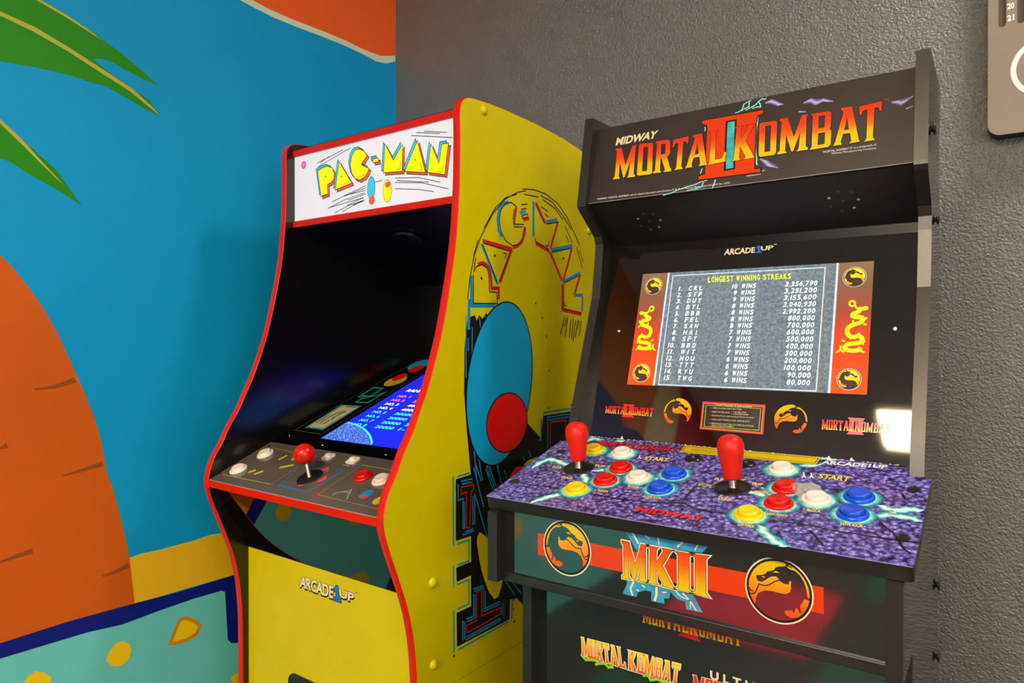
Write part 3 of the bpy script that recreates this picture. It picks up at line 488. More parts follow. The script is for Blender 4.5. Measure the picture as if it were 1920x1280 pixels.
'dk_icon':[[369.0,184.6,371.2,176.8,370.7,168.4],[371.2,176.8,374.9,169.6],[377.7,186.1,379.8,178.3,379.2,169.9],[379.8,178.3,383.4,171.1],[142.5,182.9,144.2,176.8,144.2,171.2],[144.2,176.8,149.1,172.5]],
'dk_btn':[[65.4,182.7,114.2,182.3,135.4,132.9,132.4,90.3,172.5,110.6,214.2,134.7,212.7,88.5,106.7,53.5,341.9,185.9,359.6,133.9,361.2,91.5,398.7,113.2,441.0,133.4,441.0,89.9,336.9,54.5]],
'dk_misc':[[74.9,118.2,299.0,117.4,220.3,191.6,293.9,192.3,344.6,86.2,377.1,96.5,378.3,136.4]],
'dk_scrap':[[369.0,116.8,373.5,135.1,372.8,154.5,381.6,146.1,396.1,141.9,394.9,131.0,386.3,123.4,381.9,112.6]],
'pd_yel':[[29.2,22.1,183.6,23.6],[43.9,128.5,123.6,124.5],[323.6,120.5,406.1,119.4]],
'pd_dot':[[183.6,23.6,187.0,84.7],[15.4,22.5,19.3,141.8],[316.5,22.4,323.6,120.5],[316.5,22.4,468.7,18.8]],
'pd_blue':[[191.4,75.6,206.5,24.9,288.6,23.5,300.2,96.8,274.7,97.7]],
'pd_tri':[[251.3,30.3,243.6,46.1,264.1,43.5],[249.3,86.6,255.1,101.0,269.6,86.2],[275.6,54.5,278.0,77.8,289.6,63.9,283.6,53.2],[221.5,59.4,220.2,70.4,230.5,59.8]],
'pd_orn':[[110.9,94.8,115.7,111.9],[144.1,72.1,167.8,87.4],[85.5,42.2,95.0,52.9],[106.9,40.2,117.4,54.3],[148.0,100.7,135.8,119.6]],
'pd_orn2':[[411.2,47.2],[414.5,39.7],[449.4,38.1],[93.9,73.5]],
'pd_white':[[347.8,28.1,348.5,36.0,370.4,48.6],[369.5,52.7,386.1,25.6],[209.4,113.3,234.0,112.3],[282.3,111.8,298.8,112.0],[359.3,42.4,374.7,42.5]],
'pd_btn':[[56.7,103.5,51.4,43.5,242.0,65.1,223.7,127.0,292.0,127.6,360.4,88.4,407.7,87.3,26.6,132.1,19.5,22.7,340.2,85.5,378.5,94.2]],
'pg_dot':[[25.3,54.7,41.0,449.6],[116.9,52.1,122.9,373.7],[25.3,54.7,116.9,52.1]],
'pg_card':[[41.5,68.9,35.4,179.8,101.0,182.2,103.3,68.1],[46.9,73.7,45.4,176.0,96.6,177.4,95.9,74.3]],
'pg_brown':[[52.6,92.1,51.5,135.9],[63.5,90.0,63.0,135.6],[77.1,90.2,76.4,109.6],[61.0,137.3,73.8,155.6],[75.2,115.4,80.5,154.5],[58.1,172.2,93.4,172.8],[70.6,138.7,86.4,149.2]],
'pg_teal':[[47.4,220.7,46.5,273.0,78.7,271.7,79.0,233.3,54.5,219.3],[64.9,196.6,65.7,214.1,93.7,235.1,104.6,254.1,103.3,199.4,64.9,196.6],[51.5,230.1,85.5,229.7]],
'pg_oval':[[79.0,314.0],[72.6,335.2],[70.0,411.0],[81.5,385.9],[79.5,115.2]],
'pg_scr':[[133.4,37.1,363.5,35.8,144.0,348.5]],
'pg_planet':[[137.6,107.8,200.5,92.1,247.8,66.8,282.3,38.0]],
'pg_rows':[[162.6,239.7,156.9,104.4,198.4,244.0,196.3,107.9,230.9,222.1,223.5,104.3,277.6,106.3,289.5,108.3,161.5,268.4]],
'pg_screws':[[36.2,32.7,164.3,15.6,344.7,14.4]],
'pf_arc':[[181.8,663.4,278.3,662.1,279.2,685.4,185.0,685.1]],
'pf_one':[[279.5,660.9,300.6,660.6,294.7,688.1,282.6,687.9]],
'pf_up':[[295.9,670.2,333.6,667.8,335.1,684.4,294.7,684.1]],
'pf_tm':[[337.2,686.0,342.9,686.1,342.9,688.4,337.2,688.3]],
'pf_plate':[[151.2,467.3,161.6,485.6,174.3,492.1,199.4,496.7,223.8,495.3,223.7,458.4,153.7,436.3]],
'pf':[[18.0,76.5,708.3]],
'mu_green':[[444.3,1801.7,539.3,1784.0,565.7,1781.2,608.5,1770.5,666.9,1748.0,715.2,1726.5,758.8,1703.3,791.0,1682.7,758.8,1686.3,722.2,1695.6,694.1,1703.1,666.7,1702.5,656.7,1697.0,694.0,1677.6,736.6,1659.1,769.9,1646.0,783.1,1630.6,794.7,1617.6,773.6,1620.4,729.2,1634.7,680.1,1649.8,659.8,1648.1,614.3,1651.2,553.3,1647.5,496.6,1640.7,430.9,1625.6],[430.6,1554.3,496.2,1533.9,523.9,1511.4,552.7,1486.4,579.6,1466.7,596.4,1449.5,610.4,1427.9,635.9,1394.3,613.5,1407.5,582.5,1422.9,538.0,1443.3,509.7,1459.1,495.9,1461.0,430.3,1461.2]],
'mu_vein':[[555.3,1777.1,564.2,1780.6,608.5,1768.8,647.0,1755.1,677.0,1740.8,640.4,1752.7,605.3,1764.2],[444.0,1736.1,496.9,1732.9,553.6,1724.6,614.5,1705.1,680.2,1680.5,736.6,1659.1,777.4,1632.9,793.5,1617.3,781.2,1624.4,729.3,1653.2,676.8,1672.3,611.4,1697.1,550.6,1715.1,496.9,1724.9,444.0,1726.7],[443.4,1570.3,496.2,1533.9,529.6,1506.2,552.7,1481.4,591.7,1441.7,604.1,1428.5,567.5,1460.9,538.2,1488.2,496.1,1525.8]],
'mu_orange':[[1024.3,1963.2,1074.3,1959.4,1130.6,1956.8,1210.4,1959.9,1318.7,1964.1,1388.7,1963.2,1437.8,1963.2,1488.8,1975.2,1521.5,1988.3,1522.0,2313.0,860.5,2011.8]],
'mu_cream':[[990.0,1949.6,1031.3,1945.9,1085.3,1943.0,1150.0,1944.5,1231.2,1948.9,1323.2,1951.6,1388.7,1950.5,1437.7,1946.6,1478.4,1953.0,1521.5,1971.9,1521.5,1989.0,1457.9,1968.7,1388.7,1965.0,1323.2,1967.5,1244.0,1965.3,1138.3,1959.7,1074.3,1959.4,1025.0,1963.5,953.6,1970.9,921.5,1957.6]],
'mu_trunk':[[413.7,1329.8,495.2,1282.4,512.5,1264.2,539.3,1228.0,566.9,1183.5,592.2,1133.8,618.3,1067.9,638.5,1018.9,655.6,969.0,669.5,918.5,683.6,836.7,691.1,821.4,711.9,732.5,726.0,660.3,731.3,608.3,735.9,560.0,610.5,564.5,492.4,563.4,414.2,563.8]],
'mu_mark':[[550.8,1029.8,585.4,1033.1,621.6,1044.6],[597.7,856.4,634.5,861.6,672.9,868.8],[493.8,924.5,505.4,928.1],[493.0,712.9,515.3,716.9,545.5,720.8],[671.5,636.5,697.4,638.3,724.1,645.1]],
'mu_sand':[[676.7,660.4,726.0,660.3,755.4,662.9,785.8,661.3,825.2,662.0,866.4,662.0,909.4,666.0,1050.4,655.1,1050.2,551.5,967.8,554.9,866.1,557.3,785.5,557.9,735.9,560.0,676.4,562.4]],
'mu_navy':[[414.2,560.7,492.4,562.7,610.5,564.5,735.9,560.0,824.9,555.7,900.3,555.4,967.8,554.9,993.8,558.3,1000.5,379.8,962.7,392.6,953.6,405.2,947.0,520.9,937.9,526.9,866.0,529.1,785.4,527.1,711.2,523.3,642.7,530.5,520.3,533.4,492.3,534.1,414.1,532.9]],
'mu_teal':[[414.1,536.0,492.3,534.1,520.3,533.4,642.7,530.5,711.2,523.3,785.4,527.1,866.0,529.1,937.9,526.9,947.0,520.9,953.6,405.2,962.7,392.6,1049.7,366.4,1049.2,163.5,413.8,452.5]],
'mu_spot':[[677.7,458.2,684.7,475.6,696.9,487.6,711.1,488.8,725.4,475.5,729.0,461.0,721.7,443.2,707.3,437.6,693.3,441.2],[812.6,446.9,824.7,470.9,834.9,491.2,849.2,491.2,870.1,477.4,883.6,460.7,874.2,445.7,849.1,440.5,824.6,442.6],[528.6,470.3,537.3,483.5,549.0,487.9,563.9,479.7,576.5,466.1,575.9,450.9,563.7,418.4,537.1,436.6],[961.6,309.2,971.9,314.4,986.0,314.4,1009.9,285.4,990.6,276.0,964.8,290.9]],
'sg_left':[[-23.6,1739.8,-18.1,1522.2,-4.7,1495.8,30.0,1490.9]],
'sg_slot':[[-8.8,1735.6,-6.4,1683.2,19.8,1685.3,27.6,1725.4]],
'sg_num':[[4.6,1714.6,13.8,1713.7,14.3,1723.3,4.5,1724.0],[3.8,1693.6,13.4,1693.8,13.4,1702.9,3.7,1703.0]],
'sg_ring':[[10.8,1607.8,19.3,1604.9,29.1,1642.8,29.4,1562.5]]}
def pts(flat): return [(flat[i]/1000, flat[i+1]/1000) for i in range(0, len(flat), 2)]
def art(name): return [pts(f) for f in ART[name]]
def emblem(mb, pl, c, r, flip, m, dark, h, ring=True, ringm='cream_p', lines=True):
    sx = -1 if flip else 1
    if ring:
        mb.ring(pl, c, r*0.955, r*1.0, ringm, h+0.0001); mb.ring(pl, c, r*0.885, r*0.955, dark, h+0.0001)
    for lp in ART['em_gold']:
        q = [(c[0]+sx*lp[i]*r, c[1]+lp[i+1]*r) for i in range(0, len(lp), 2)]
        mb.poly(pl, q, m, h, uv=lambda x, y: (0.5, (y-c[1])/(2*r)+0.5))
    if lines:
        for lp in ART['em_line']: mb.rib(pl, [(c[0]+sx*lp[i]*r, c[1]+lp[i+1]*r) for i in range(0, len(lp), 2)], r*0.035, dark, h+0.00012)

# ================================================================== the room
XL, YB, XR, YF, ZC = -1.515, 1.52, 2.7, -3.2, 2.6
b = MB(); b.box((XL-0.1, YF, -0.1), (XR, YB, 0), 'floor')
fl = PL((0, 0, 0), (1, 0, 0), (0, 1, 0))
b.poly(fl, [(-1.15,-1.75),(-0.56,-1.75),(-0.56,-0.85),(-1.15,-0.85)], 'floor_red', 0.0004)
for q in ([(-0.5,-2.7),(0.4,-2.7),(0.4,-1.78),(-0.5,-1.78)], [(-0.5,-0.92),(0.9,-0.92),(0.9,-0.2),(-0.5,-0.2)], [(-1.1,-0.4),(-0.7,-0.4),(-0.7,0.2),(-1.1,0.2)]): b.poly(fl, q, 'floor_green', 0.0004)
struct(b, 'floor')
b = MB(); b.box((XL-0.1, YF, ZC), (XR, YB, ZC+0.1), 'ceiling'); struct(b, 'ceiling')
b = MB(); b.box((XL-0.1, YB, -0.1), (XR+0.1, YB+0.1, ZC+0.1), 'gray_wall'); struct(b, 'wall_back')
b = MB(); b.box((XR, YF, -0.1), (XR+0.1, YB, ZC+0.1), 'room_wall'); struct(b, 'wall_right')
b = MB(); b.box((XL-0.1, YF-0.1, -0.1), (XR+0.1, YF, ZC+0.1), 'room_wall'); struct(b, 'wall_front')
# mural wall: a = +Y, b = +Z, painted side faces +X
b = MB(); b.box((XL-0.1, YF, 0), (XL, YB, ZC), 'm_blue')
ml = PL((XL, 0, 0), (0, 1, 0), (0, 0, 1)); T_ = 0.00025
for n_, m_, k in (('mu_orange', 'm_orange', 1), ('mu_cream', 'm_cream', 2), ('mu_green', 'm_green', 1), ('mu_vein', 'm_vein', 2), ('mu_sand', 'm_sand', 1), ('mu_trunk', 'm_trunk', 2), ('mu_mark', None, 3), ('mu_teal', 'm_teal', 3), ('mu_navy', 'm_navy', 4)):
    for lp in art(n_):
        if n_ == 'mu_orange': lp = [(min(y, YB-0.002), z) for y, z in lp[:-2]]; s_ = lp[0]; lp = [(s_[0]-0.12, s_[1]+0.09), (s_[0]-0.3, ZC-0.002)][::-1]+lp+[(YB-0.002, ZC-0.002)]
        if n_ == 'mu_cream': lp = [(min(y, YB-0.002), z) for y, z in lp[:-2]]; s_, e_ = lp[0], lp[-1]; lp = [(s_[0]-0.36, ZC-0.002), (s_[0]-0.12, s_[1]+0.085)]+lp+[(e_[0]-0.12, e_[1]+0.09), (e_[0]-0.3, ZC-0.002)]
        if n_ in ('mu_green', 'mu_vein'):
            k0 = {'mu_green': ((0.12,2.0),(0.12,1.86)) if lp[0][1] > 1.7 else ((0.13,1.86),(0.14,1.70)), 'mu_vein': ((0.13,1.93),(0.13,1.91))}[n_]
            if lp[0][0] < 0.5 and n_ == 'mu_green': lp = [k0[0]]+lp[1:-1]+[k0[1]]
        if n_ == 'mu_green': b.poly(ml, [(0.26-y, z-0.06) for y, z in lp], m_, T_*0.5)
        if n_ == 'mu_trunk':
            rt = [(0.24, 1.86), (0.30, 1.66), (0.38, 1.47)]+lp[1:16]; zb = lp[15][1]; lp = rt+[(2*0.17-y, z) for y, z in rt[::-1]]
            y0, y1 = lp[len(rt)-1][0], lp[len(rt)][0]; lp[len(rt)] = (y1, zb-0.16)
        if n_ == 'mu_mark': b.rib(ml, lp, 0.011, 'm_mark', T_*3, taper=lambda t: 0.35+0.65*t); continue
        if n_ == 'mu_teal': lp = [(y, max(z, 0.002)) for y, z in lp]
        b.poly(ml, lp, m_, T_*k)
zt, zn = art('mu_teal')[0][0], art('mu_navy')[0][0]
b.poly(ml, [(YF+0.01, 0.002), (zt[0]+0.002, 0.002), (zt[0]+0.002, zt[1]), (YF+0.01, zt[1]-0.05)], 'm_teal', T_*3)
b.poly(ml, [(YF+0.01, 0.002), (YB-0.002, 0.002), (YB-0.002, 0.5), (0.6, 0.5), (zt[0], zt[1]-0.02), (YF+0.01, zt[1]-0.06)], 'm_teal', T_*2)
b.poly(ml, [(YF+0.01, zt[1]-0.05), zt, zn, (YF+0.01, zn[1]-0.05)], 'm_navy', T_*4)
for i, lp in enumerate(art('mu_spot')):
    b.poly(ml, lp, 'm_spot', T_*5)
    if i == 1: b.rib(ml, lp+[lp[0]], 0.008, 'm_spot2', T_*6, closed=True)
for y, z in ((0.22,0.43),(0.02,0.33),(-0.2,0.44),(-0.42,0.3),(-0.62,0.4),(-0.8,0.27),(-1.0,0.42),(0.3,0.2),(0.62,0.22),(0.85,0.3),(0.78,0.12),(-1.4,0.3),(-1.8,0.4),(-2.3,0.3)):
    b.disc(ml, (y, z), 0.026, 'm_spot', T_*5, n=14, ry=0.042, rot=random.uniform(-0.6, 0.6))
# the rest of the painting, beside the camera
b.poly(ml, [(-0.3,2.15),(-0.3,ZC-0.002),(-1.2,ZC-0.002),(-1.2,1.95),(-0.6,2.0)], 'm_brown', T_)
b.poly(ml, [(-0.45,1.5),(-0.45,2.02),(-0.67,2.04),(-0.76,2.03),(-0.86,1.99),(-1.0,2.05),(-1.1,2.06),(-1.16,1.95),(-1.2,1.5)], 'm_navy', T_*3)
b.disc(ml, (-1.27, 2.2), 0.19, 'm_tan', T_*2, n=30, ry=0.39)
b.poly(ml, [(-1.3,1.4),(-2.4,1.4),(-2.4,ZC-0.002),(-1.3,ZC-0.002)], 'm_red', T_)
struct(b, 'wall_left')

def ceiling_lamp(label, x0, x1, y0, y1, m, tubes):
    t = thing('ceiling_light', label, 'light', ((x0+x1)/2, (y0+y1)/2, ZC), 0, 'ceiling light fixtures')
    hx, hy = (x1-x0)/2, (y1-y0)/2
    f = MB(); w = 0.02
    for lo, hi in (((-hx, -hy, -0.03), (hx, -hy+w, 0)), ((-hx, hy-w, -0.03), (hx, hy, 0)), ((-hx, -hy+w, -0.03), (-hx+w, hy-w, 0)), ((hx-w, -hy+w, -0.03), (hx, hy-w, 0))): f.box(lo, hi, 'p_white')
    f.build('frame', t)
    d = MB(); n = tubes; st = (2*hy-2*w)/n
    for i in range(n):
        y = -hy+w+st*i; d.box((-hx+w, y+st*0.22, -0.024), (hx-w, y+st*0.78, -0.004), m)
    d.build('diffuser', t)
ceiling_lamp('long warm two tube ceiling light mirrored in the black screen surround', -0.543, 0.66, -1.98, -1.52, lamp_mat('warm_tube', WARM, LAMP_MAIN), 2)
ceiling_lamp('added ceiling light close to the grey wall above the black cabinet', 0.2, 0.8, 0.98, 1.28, lamp_mat('fill_side_tube', NEUT, FILL_SIDE), 1)  # unseen lamp, added to rake light down the upper grey wall
ceiling_lamp('added fill light near the mural at the far end of the room', -1.1, -0.3, -2.95, -2.5, lamp_mat('fill_end_tube', NEUT, FILL_BACK), 1)  # invented fixture behind the camera, added as fill light

b = MB(); wy0, wy1, wz0, wz1 = -2.7, -0.5, 0.95, 2.2
mat['fill_pane'] = lamp_mat('fill_window_pane', (0.92, 0.97, 1.0), FILL_DAY)
b.box((XR-0.012, wy0, wz0), (XR-0.002, wy1, wz1), 'fill_pane')  # invented window: glowing pane added as soft fill from the right
for y in (wy0, (wy0+wy1)/2, wy1): b.box((XR-0.04, y-0.03, wz0-0.03), (XR, y+0.03, wz1+0.03), 'p_white')
for z in (wz0, wz1): b.box((XR-0.04, wy0, z-0.03), (XR, wy1, z+0.03), 'p_white')
struct(b, 'fill_window_1')

# scoreboard on the grey wall
sb = thing('score_board', 'grey brown wooden scoreboard with slots and numbers on grey wall', 'scoreboard', (-0.0225, YB, 1.4845))
b = MB(); pl = PL((0, -0.035, 0), (1, 0, 0), (0, 0, 1)); R_ = 0.020
mat['board'] = M('grey_brown_board', (130,116,102), rough=0.45, noise=0.1, nscale=9); mat['slotd'] = M('dark_slot', (84,70,58), rough=0.6)
mat['board_edge'] = M('dark_board_edge', (30,27,25), rough=0.5)
W_, H_ = 0.42, 0.62
lp = [(R_-R_*math.cos(a), R_-R_*math.sin(a)) for a in [math.pi/2*i/6 for i in range(7)]]
lp += [(W_-x, y) for x, y in lp[::-1]]; lp += [(x, H_-y) for x, y in lp[::-1]]
lp2 = []
slots = []
for xs, zb in ((0.0205, 0.1935), (0.0470, 0.1935), (0.361, 0.1935), (0.388, 0.1935)):
    r = 0.0055; slots.append([(xs-r, H_-0.04)]+[(xs-r*math.cos(a), zb-r*math.sin(a)) for a in [math.pi*i/8 for i in range(9)]]+[(xs+r, H_-0.04)])
b.poly(pl, [lp]+slots, 'board', 0)
n = len(lp)
for i in range(n): 
    a, c = lp[i], lp[(i+1) % n]; b.face([pl(*a, 0), pl(*a, -0.0345), pl(*c, -0.0345), pl(*c, 0)], 'board_edge')
for s_ in slots:
    b.poly(pl, s_, 'slotd', -0.006)
    for i in range(len(s_)): 
        a, c = s_[i], s_[(i+1) % len(s_)]; b.face([pl(*a, -0.006), pl(*a, 0), pl(*c, 0), pl(*c, -0.006)], 'slotd')
b.poly(pl, lp, 'board_edge', -0.0345)
for i in range(1, 22):
    z = 0.196+0.0205*(21-i)
    if z < H_-0.03: 
        st = str(i); w = 0.0100 if i > 9 else 0.005
        text(b, pl, st, [(0.0275, z), (0.0275+w, z), (0.0275+w, z+0.0105), (0.0275, z+0.0105)], 'p_white', 0.0003)
b.ring(pl, (0.0850, 0.1075), 0.0445, 0.0525, 'p_white', 0.0003, n=60)
b.build('board', sb)

# ================================================================== arcade parts
def button(parent, c, nrm, r, m, label, small=False):
    o = MB(); h = 0.0045
    o.lathe([(0, 0), (r, 0), (r*1.0, h*0.45), (r*0.93, h*0.9), (r*0.84, h), (r*0.74, h*0.85), (r*0.72, h*0.55), (0, h*0.55)], m, c, nrm, 32)
    ob = o.build('push_button', parent, label)
    p = MB(); q = r*0.70; t = 0.0085
    p.lathe([(q, h*0.55), (q, t*0.8), (q*0.92, t), (q*0.8, t*0.98), (q*0.3, t*0.86), (0, t*0.84)], m, c, nrm, 28)
    pb = p.build('plunger', ob)
    return ob

# ------------------------------------------------------------------ yellow cabinet
PM = thing('arcade_cabinet', 'yellow arcade cabinet with red edges, white lit sign and dark hood', 'arcade machine', (-1.2380, 0.7490, 0), -0.020036)
PM.location = (-1.253974, 0.748839, 0)
W = 0.5; TP = 0.016
front = [(0.064,0.0),(0.064,0.50),(0.0635,0.56),(0.062,0.60),(0.056,0.655),(0.043,0.708),(0.022,0.762),(0.0025,0.81),(-0.007,0.838),(-0.0085,0.856),(-0.004,0.875),(0.006,0.902),(0.020,0.920),(0.034,0.951),(0.056,0.982),(0.075,1.022),(0.090,1.050),(0.1175,1.122),(0.131,1.170),(0.141,1.212),(0.152,1.262),(0.159,1.305),(0.1645,1.360),(0.167,1.410),(0.168,1.480),(0.1665,1.515),(0.171,1.530),(0.180,1.5385),(0.195,1.543)]
topc = [(0.227,1.546),(0.27,1.548),(0.314,1.548),(0.37,1.5475),(0.421,1.546),(0.501,1.541),(0.573,1.531),(0.63,1.519),(0.68,1.505)]
curve = front[2:]+topc[:-1]
for _ in range(2): curve = [curve[0]]+[p for a, c in zip(curve, curve[1:]) for p in ((a[0]*.75+c[0]*.25, a[1]*.75+c[1]*.25), (a[0]*.25+c[0]*.75, a[1]*.25+c[1]*.75))]+[curve[-1]]
prof = front[:2]+curve+[topc[-1], (0.68,0.0)]
side = PL((W, 0, 0), (0, 1, 0), (0, 0, 1))              # outer face of the right panel, a = depth, b = height
def rounded(lp, k=3):
    for _ in range(k): lp = [p for a, c in zip(lp, lp[1:]+lp[:1]) for p in ((a[0]*.8+c[0]*.2, a[1]*.8+c[1]*.2), (a[0]*.2+c[0]*.8, a[1]*.2+c[1]*.8))]
    return lp
def pm_panel(u0, right):
    b = MB(); T = 0.00015
    outer = side if right else PL((0, 0, 0), (0, -1, 0), (0, 0, 1))
    inner = PL((u0, 0, 0), (0, -1, 0), (0, 0, 1)) if right else PL((u0+TP, 0, 0), (0, 1, 0), (0, 0, 1))
    sg = 1 if right else -1
    b.poly(outer, [(sg*x, y) for x, y in prof], 'yellow', 0)
    b.poly(inner, [(-sg*x, y) for x, y in prof], 'pm_black', 0)
    n = len(prof)
    for i in range(n):
        p, q = prof[i], prof[(i+1) % n]
        b.face([(u0, *p), (u0+TP, *p), (u0+TP, *q), (u0, *q)], 'pm_black')
    if right:
        for lp in art('ps_bg'): b.poly(side, lp, 'ink', T)
        for lp in art('ps_yel'): b.poly(side, lp, 'yellow', T*2)
        for lp in art('ps_redpoly'): b.poly(side, lp, 'art_red', T*2)
        for lp in art('ps_blues'): b.rib(side, lp, 0.0026, 'ink_blue', T*2)
        for lp in art('ps_cyan'): b.rib(side, lp, 0.0034, 'ink_cyan', T*2)
        for lp in art('ps_cyanb'): b.rib(side, lp, 0.0040, 'ink_cyan', T*2)
        for lp in art('ps_redline'): b.rib(side, lp, 0.0022, 'art_red', T*2)
        for lp in art('ps_black'): b.rib(side, lp, 0.0021, 'ink', T*3)
        for lp in art('ps_blue'): b.rib(side, lp, 0.0068, 'ink_blue', T*2)
        for lp in art('ps_red'): b.rib(side, lp, 0.0066, 'ink_red', T*2)
        for lp in art('ps_dots'): b.disc(side, lp[0], 0.0028, 'ink', T*3, n=8)
        for lp in art('ps_scratch'): b.rib(side, lp, 0.0032, 'ink_brown', T*2)
        for lp in art('ps_dotline'):
            b.dots(side, lp, 0.0042, 0.0006, 'ink_brown', T*2)
            for p in lp: b.disc(side, p, 0.0024, 'ink_brown', T*2, n=8)
        # plain stand-in shapes in the middle of the side print
        ov = [p[0] for p in art('ps_oval')]
        c = (0.281, 1.047); b.disc(side, c, 0.0975, 'ink', T*4, n=56, ry=0.152, rot=-0.22); b.disc(side, c, 0.0945, 'art_blue', T*5, n=56, ry=0.149, rot=-0.22)
        c = (0.300, 0.972); b.disc(side, c, 0.0640, 'ink', T*6, n=44, ry=0.0560); b.disc(side, c, 0.0615, 'art_red', T*7, n=44, ry=0.0535)
        b.rib(side, [(0.02, 0.548), (0.68, 0.548)], 0.0006, 'ink_brown', T)
    o = b.build('side_panel', PM)
    e = MB(); run = prof[:-1]
    for i in range(len(run)-1):
        p, q = Vector(run[i]), Vector(run[i+1])
        def nn(j):
            a, c = Vector(run[max(j-1, 0)]), Vector(run[min(j+1, len(run)-1)]); d = (c-a).normalized(); return Vector((-d.y, d.x))
        n0, n1 = nn(i), nn(i+1); sec = [(0, 0.0), (0.0012, 0.0014), (TP/2, 0.0022), (TP-0.0012, 0.0014), (TP, 0.0)]
        for (ua, ha), (ub, hb) in zip(sec, sec[1:]):
            e.face([(u0+ua, *(p+n0*ha)), (u0+ub, *(p+n0*hb)), (u0+ub, *(q+n1*hb)), (u0+ua, *(q+n1*ha))], 'red_trim', smooth=True)
    e.build('edge_trim', o, 'glossy red edge trim')
    if right:
        for p in art('ps_domes'):
            d = MB(); d.lathe([(0.0085, 0), (0.0082, 0.0025), (0.006, 0.0048), (0.003, 0.006), (0, 0.0063)], 'yellow', (W, *p[0]), (1, 0, 0), 20); d.build('screw_cover', o)
pm_panel(0.0, False); pm_panel(W-TP, True)
IU0, IU1 = TP, W-TP
# hood, back and floor panels
b = MB(); tp = [(0.19,1.530)]+[(v, z-0.012) for v, z in topc]
for (v0, z0), (v1, z1) in zip(tp, tp[1:]): b.face([(IU0, v0, z0), (IU1, v0, z0), (IU1, v1, z1), (IU0, v1, z1)], 'pm_black')
b.build('top_panel', PM)
b = MB(); b.box((IU0, 0.655, 0.02), (IU1, 0.672, 1.495), 'pm_black'); b.build('back_panel', PM)
b = MB(); b.slab(PL((0, 0.585, 0), (1, 0, 0), (0, 0, 1)), [(IU0, 1.05), (IU1, 1.05), (IU1, 1.265), (IU0, 1.265)], 0.01, 'pm_back')
b.build('inner_back_panel', PM)
# sloping panel under the sign with its speaker slot
hp = PL((0, 0.19, 1.362), (1, 0, 0), (0, -(0.585-0.19), -(1.262-1.362))); 
b = MB(); Ls = math.hypot(0.395, 0.1); b.slab(PL((0, 0.585, 1.262), (1, 0, 0), (0, -0.395, 0.1)), [(IU0, 0), (IU1, 0), (IU1, Ls), (IU0, Ls)], 0.008, 'pm_back')
hood = b.build('hood_panel', PM)
b = MB(); b.lathe([(0.030, 0), (0.032, 0.003), (0.028, 0.006), (0.020, 0.005), (0, 0.004)], 'black_plastic', (0.255, 0.29, 1.3355), (0, -0.245, -0.97), 28); b.build('speaker_cover', hood)
# lit sign
sg = PL((0, 0.188, 0), (1, 0, 0), (0, 0, 1))
b = MB(); T = 0.00015
b.slab(sg, [(IU0, 1.3765), (IU1, 1.3765), (IU1, 1.5135), (IU0, 1.5135)], 0.02, 'marquee_white', 'pm_black')
for lp in art('pm_lines'): b.rib(sg, lp, 0.0013, 'p_black', T)
LT = art('pm_letters')
for dx, dy, m_, k in ((0.0048, -0.0050, 'p_red', 2), (-0.0052, 0.0046, 'p_blue', 4), (0, 0, 'p_yellow', 6)):
    for lp in LT:
        q = shift(lp, dx, dy); b.poly(sg, q, m_, T*k); b.rib(sg, q+[q[0]], 0.0015, 'p_black', T*(k+0.5), closed=True)
for p in art('pm_dots'): b.disc(sg, p[0], 0.0017, 'p_black', T*7, n=8)
for lp in art('pm_ticks'): b.rib(sg, lp, 0.0008, 'p_black', T*7)
mk_ = [p[0] for p in art('pm_marks')]
# plain stand-in spots under the lettering
b.disc(sg, mk_[2], 0.0115, 'p_black', T*3, ry=0.0225); b.disc(sg, mk_[2], 0.0106, 'p_blue', T*3.5, ry=0.0216)
b.disc(sg, mk_[4], 0.0082, 'p_red', T*8, ry=0.0085)
b.disc(sg, mk_[5], 0.0120, 'p_black', T*3, ry=0.0215); b.disc(sg, mk_[5], 0.0111, 'p_yellow', T*3.5, ry=0.0206); b.disc(sg, (mk_[7][0]-0.001, mk_[7][1]-0.002), 0.0075, 'p_red', T*8, ry=0.0055)
sign = b.build('lit_sign', PM, 'white backlit sign with yellow lettering')
b = MB(); st = PL(sg(*mk_[0], 0.0008), (1, 0, 0), (0, 0, 1)); b.disc(st, (0, 0), 0.0080, 'p_pink', 0, n=24); b.ring(st, (0, 0), 0.0040, 0.0048, 'p_white', 0.0001, 20); text(b, st, 'B', [(-0.0016, -0.0024), (0.0016, -0.0024), (0.0016, 0.0024), (-0.0016, 0.0024)], 'p_white', 0.0001)
b.build('sticker', sign, 'round pink letter sticker')
for z0, z1 in ((1.5135, 1.5265), (1.3635, 1.3765)):
    b = MB(); b.box((IU0, 0.183, z0), (IU1, 0.215, z1), 'red_trim', 0.001); b.build('sign_rail', PM, 'red rail along the lit sign')
# control deck
dk = PL((0, -0.007, 0.857), (1, 0, 0), (0, 0.136, 0.056)); DL = math.hypot(0.136, 0.056)
b = MB(); b.slab(dk, [(IU0, 0), (IU1, 0), (IU1, DL), (IU0, DL)], 0.002, 'pm_deck', 'd_grey')
b.rib(dk, [(IU0, 0.0006), (IU1, 0.0006)], 0.0012, 'd_grey', T)
for lp in art('pd_yel'): b.rib(dk, [(min(x, IU1), y) for x, y in lp], 0.0011, 'd_yellow', T)
for lp in art('pd_dot'): b.dots(dk, [(min(max(x, IU0+.001), IU1-.001), y) for x, y in lp], 0.0036, 0.0009, 'd_yellow', T)
for lp in art('pd_blue'): b.rib(dk, lp, 0.0042, 'd_blue', T)
for lp in art('pd_tri'): b.poly(dk, lp, 'd_red', T)
for lp in art('pd_white'): b.rib(dk, lp, 0.0016, 'd_grey', T)
for lp in art('pd_orn'): b.rib(dk, lp, 0.009, 'd_yellow', T, taper=lambda t: 1-0.4*abs(t-0.5))
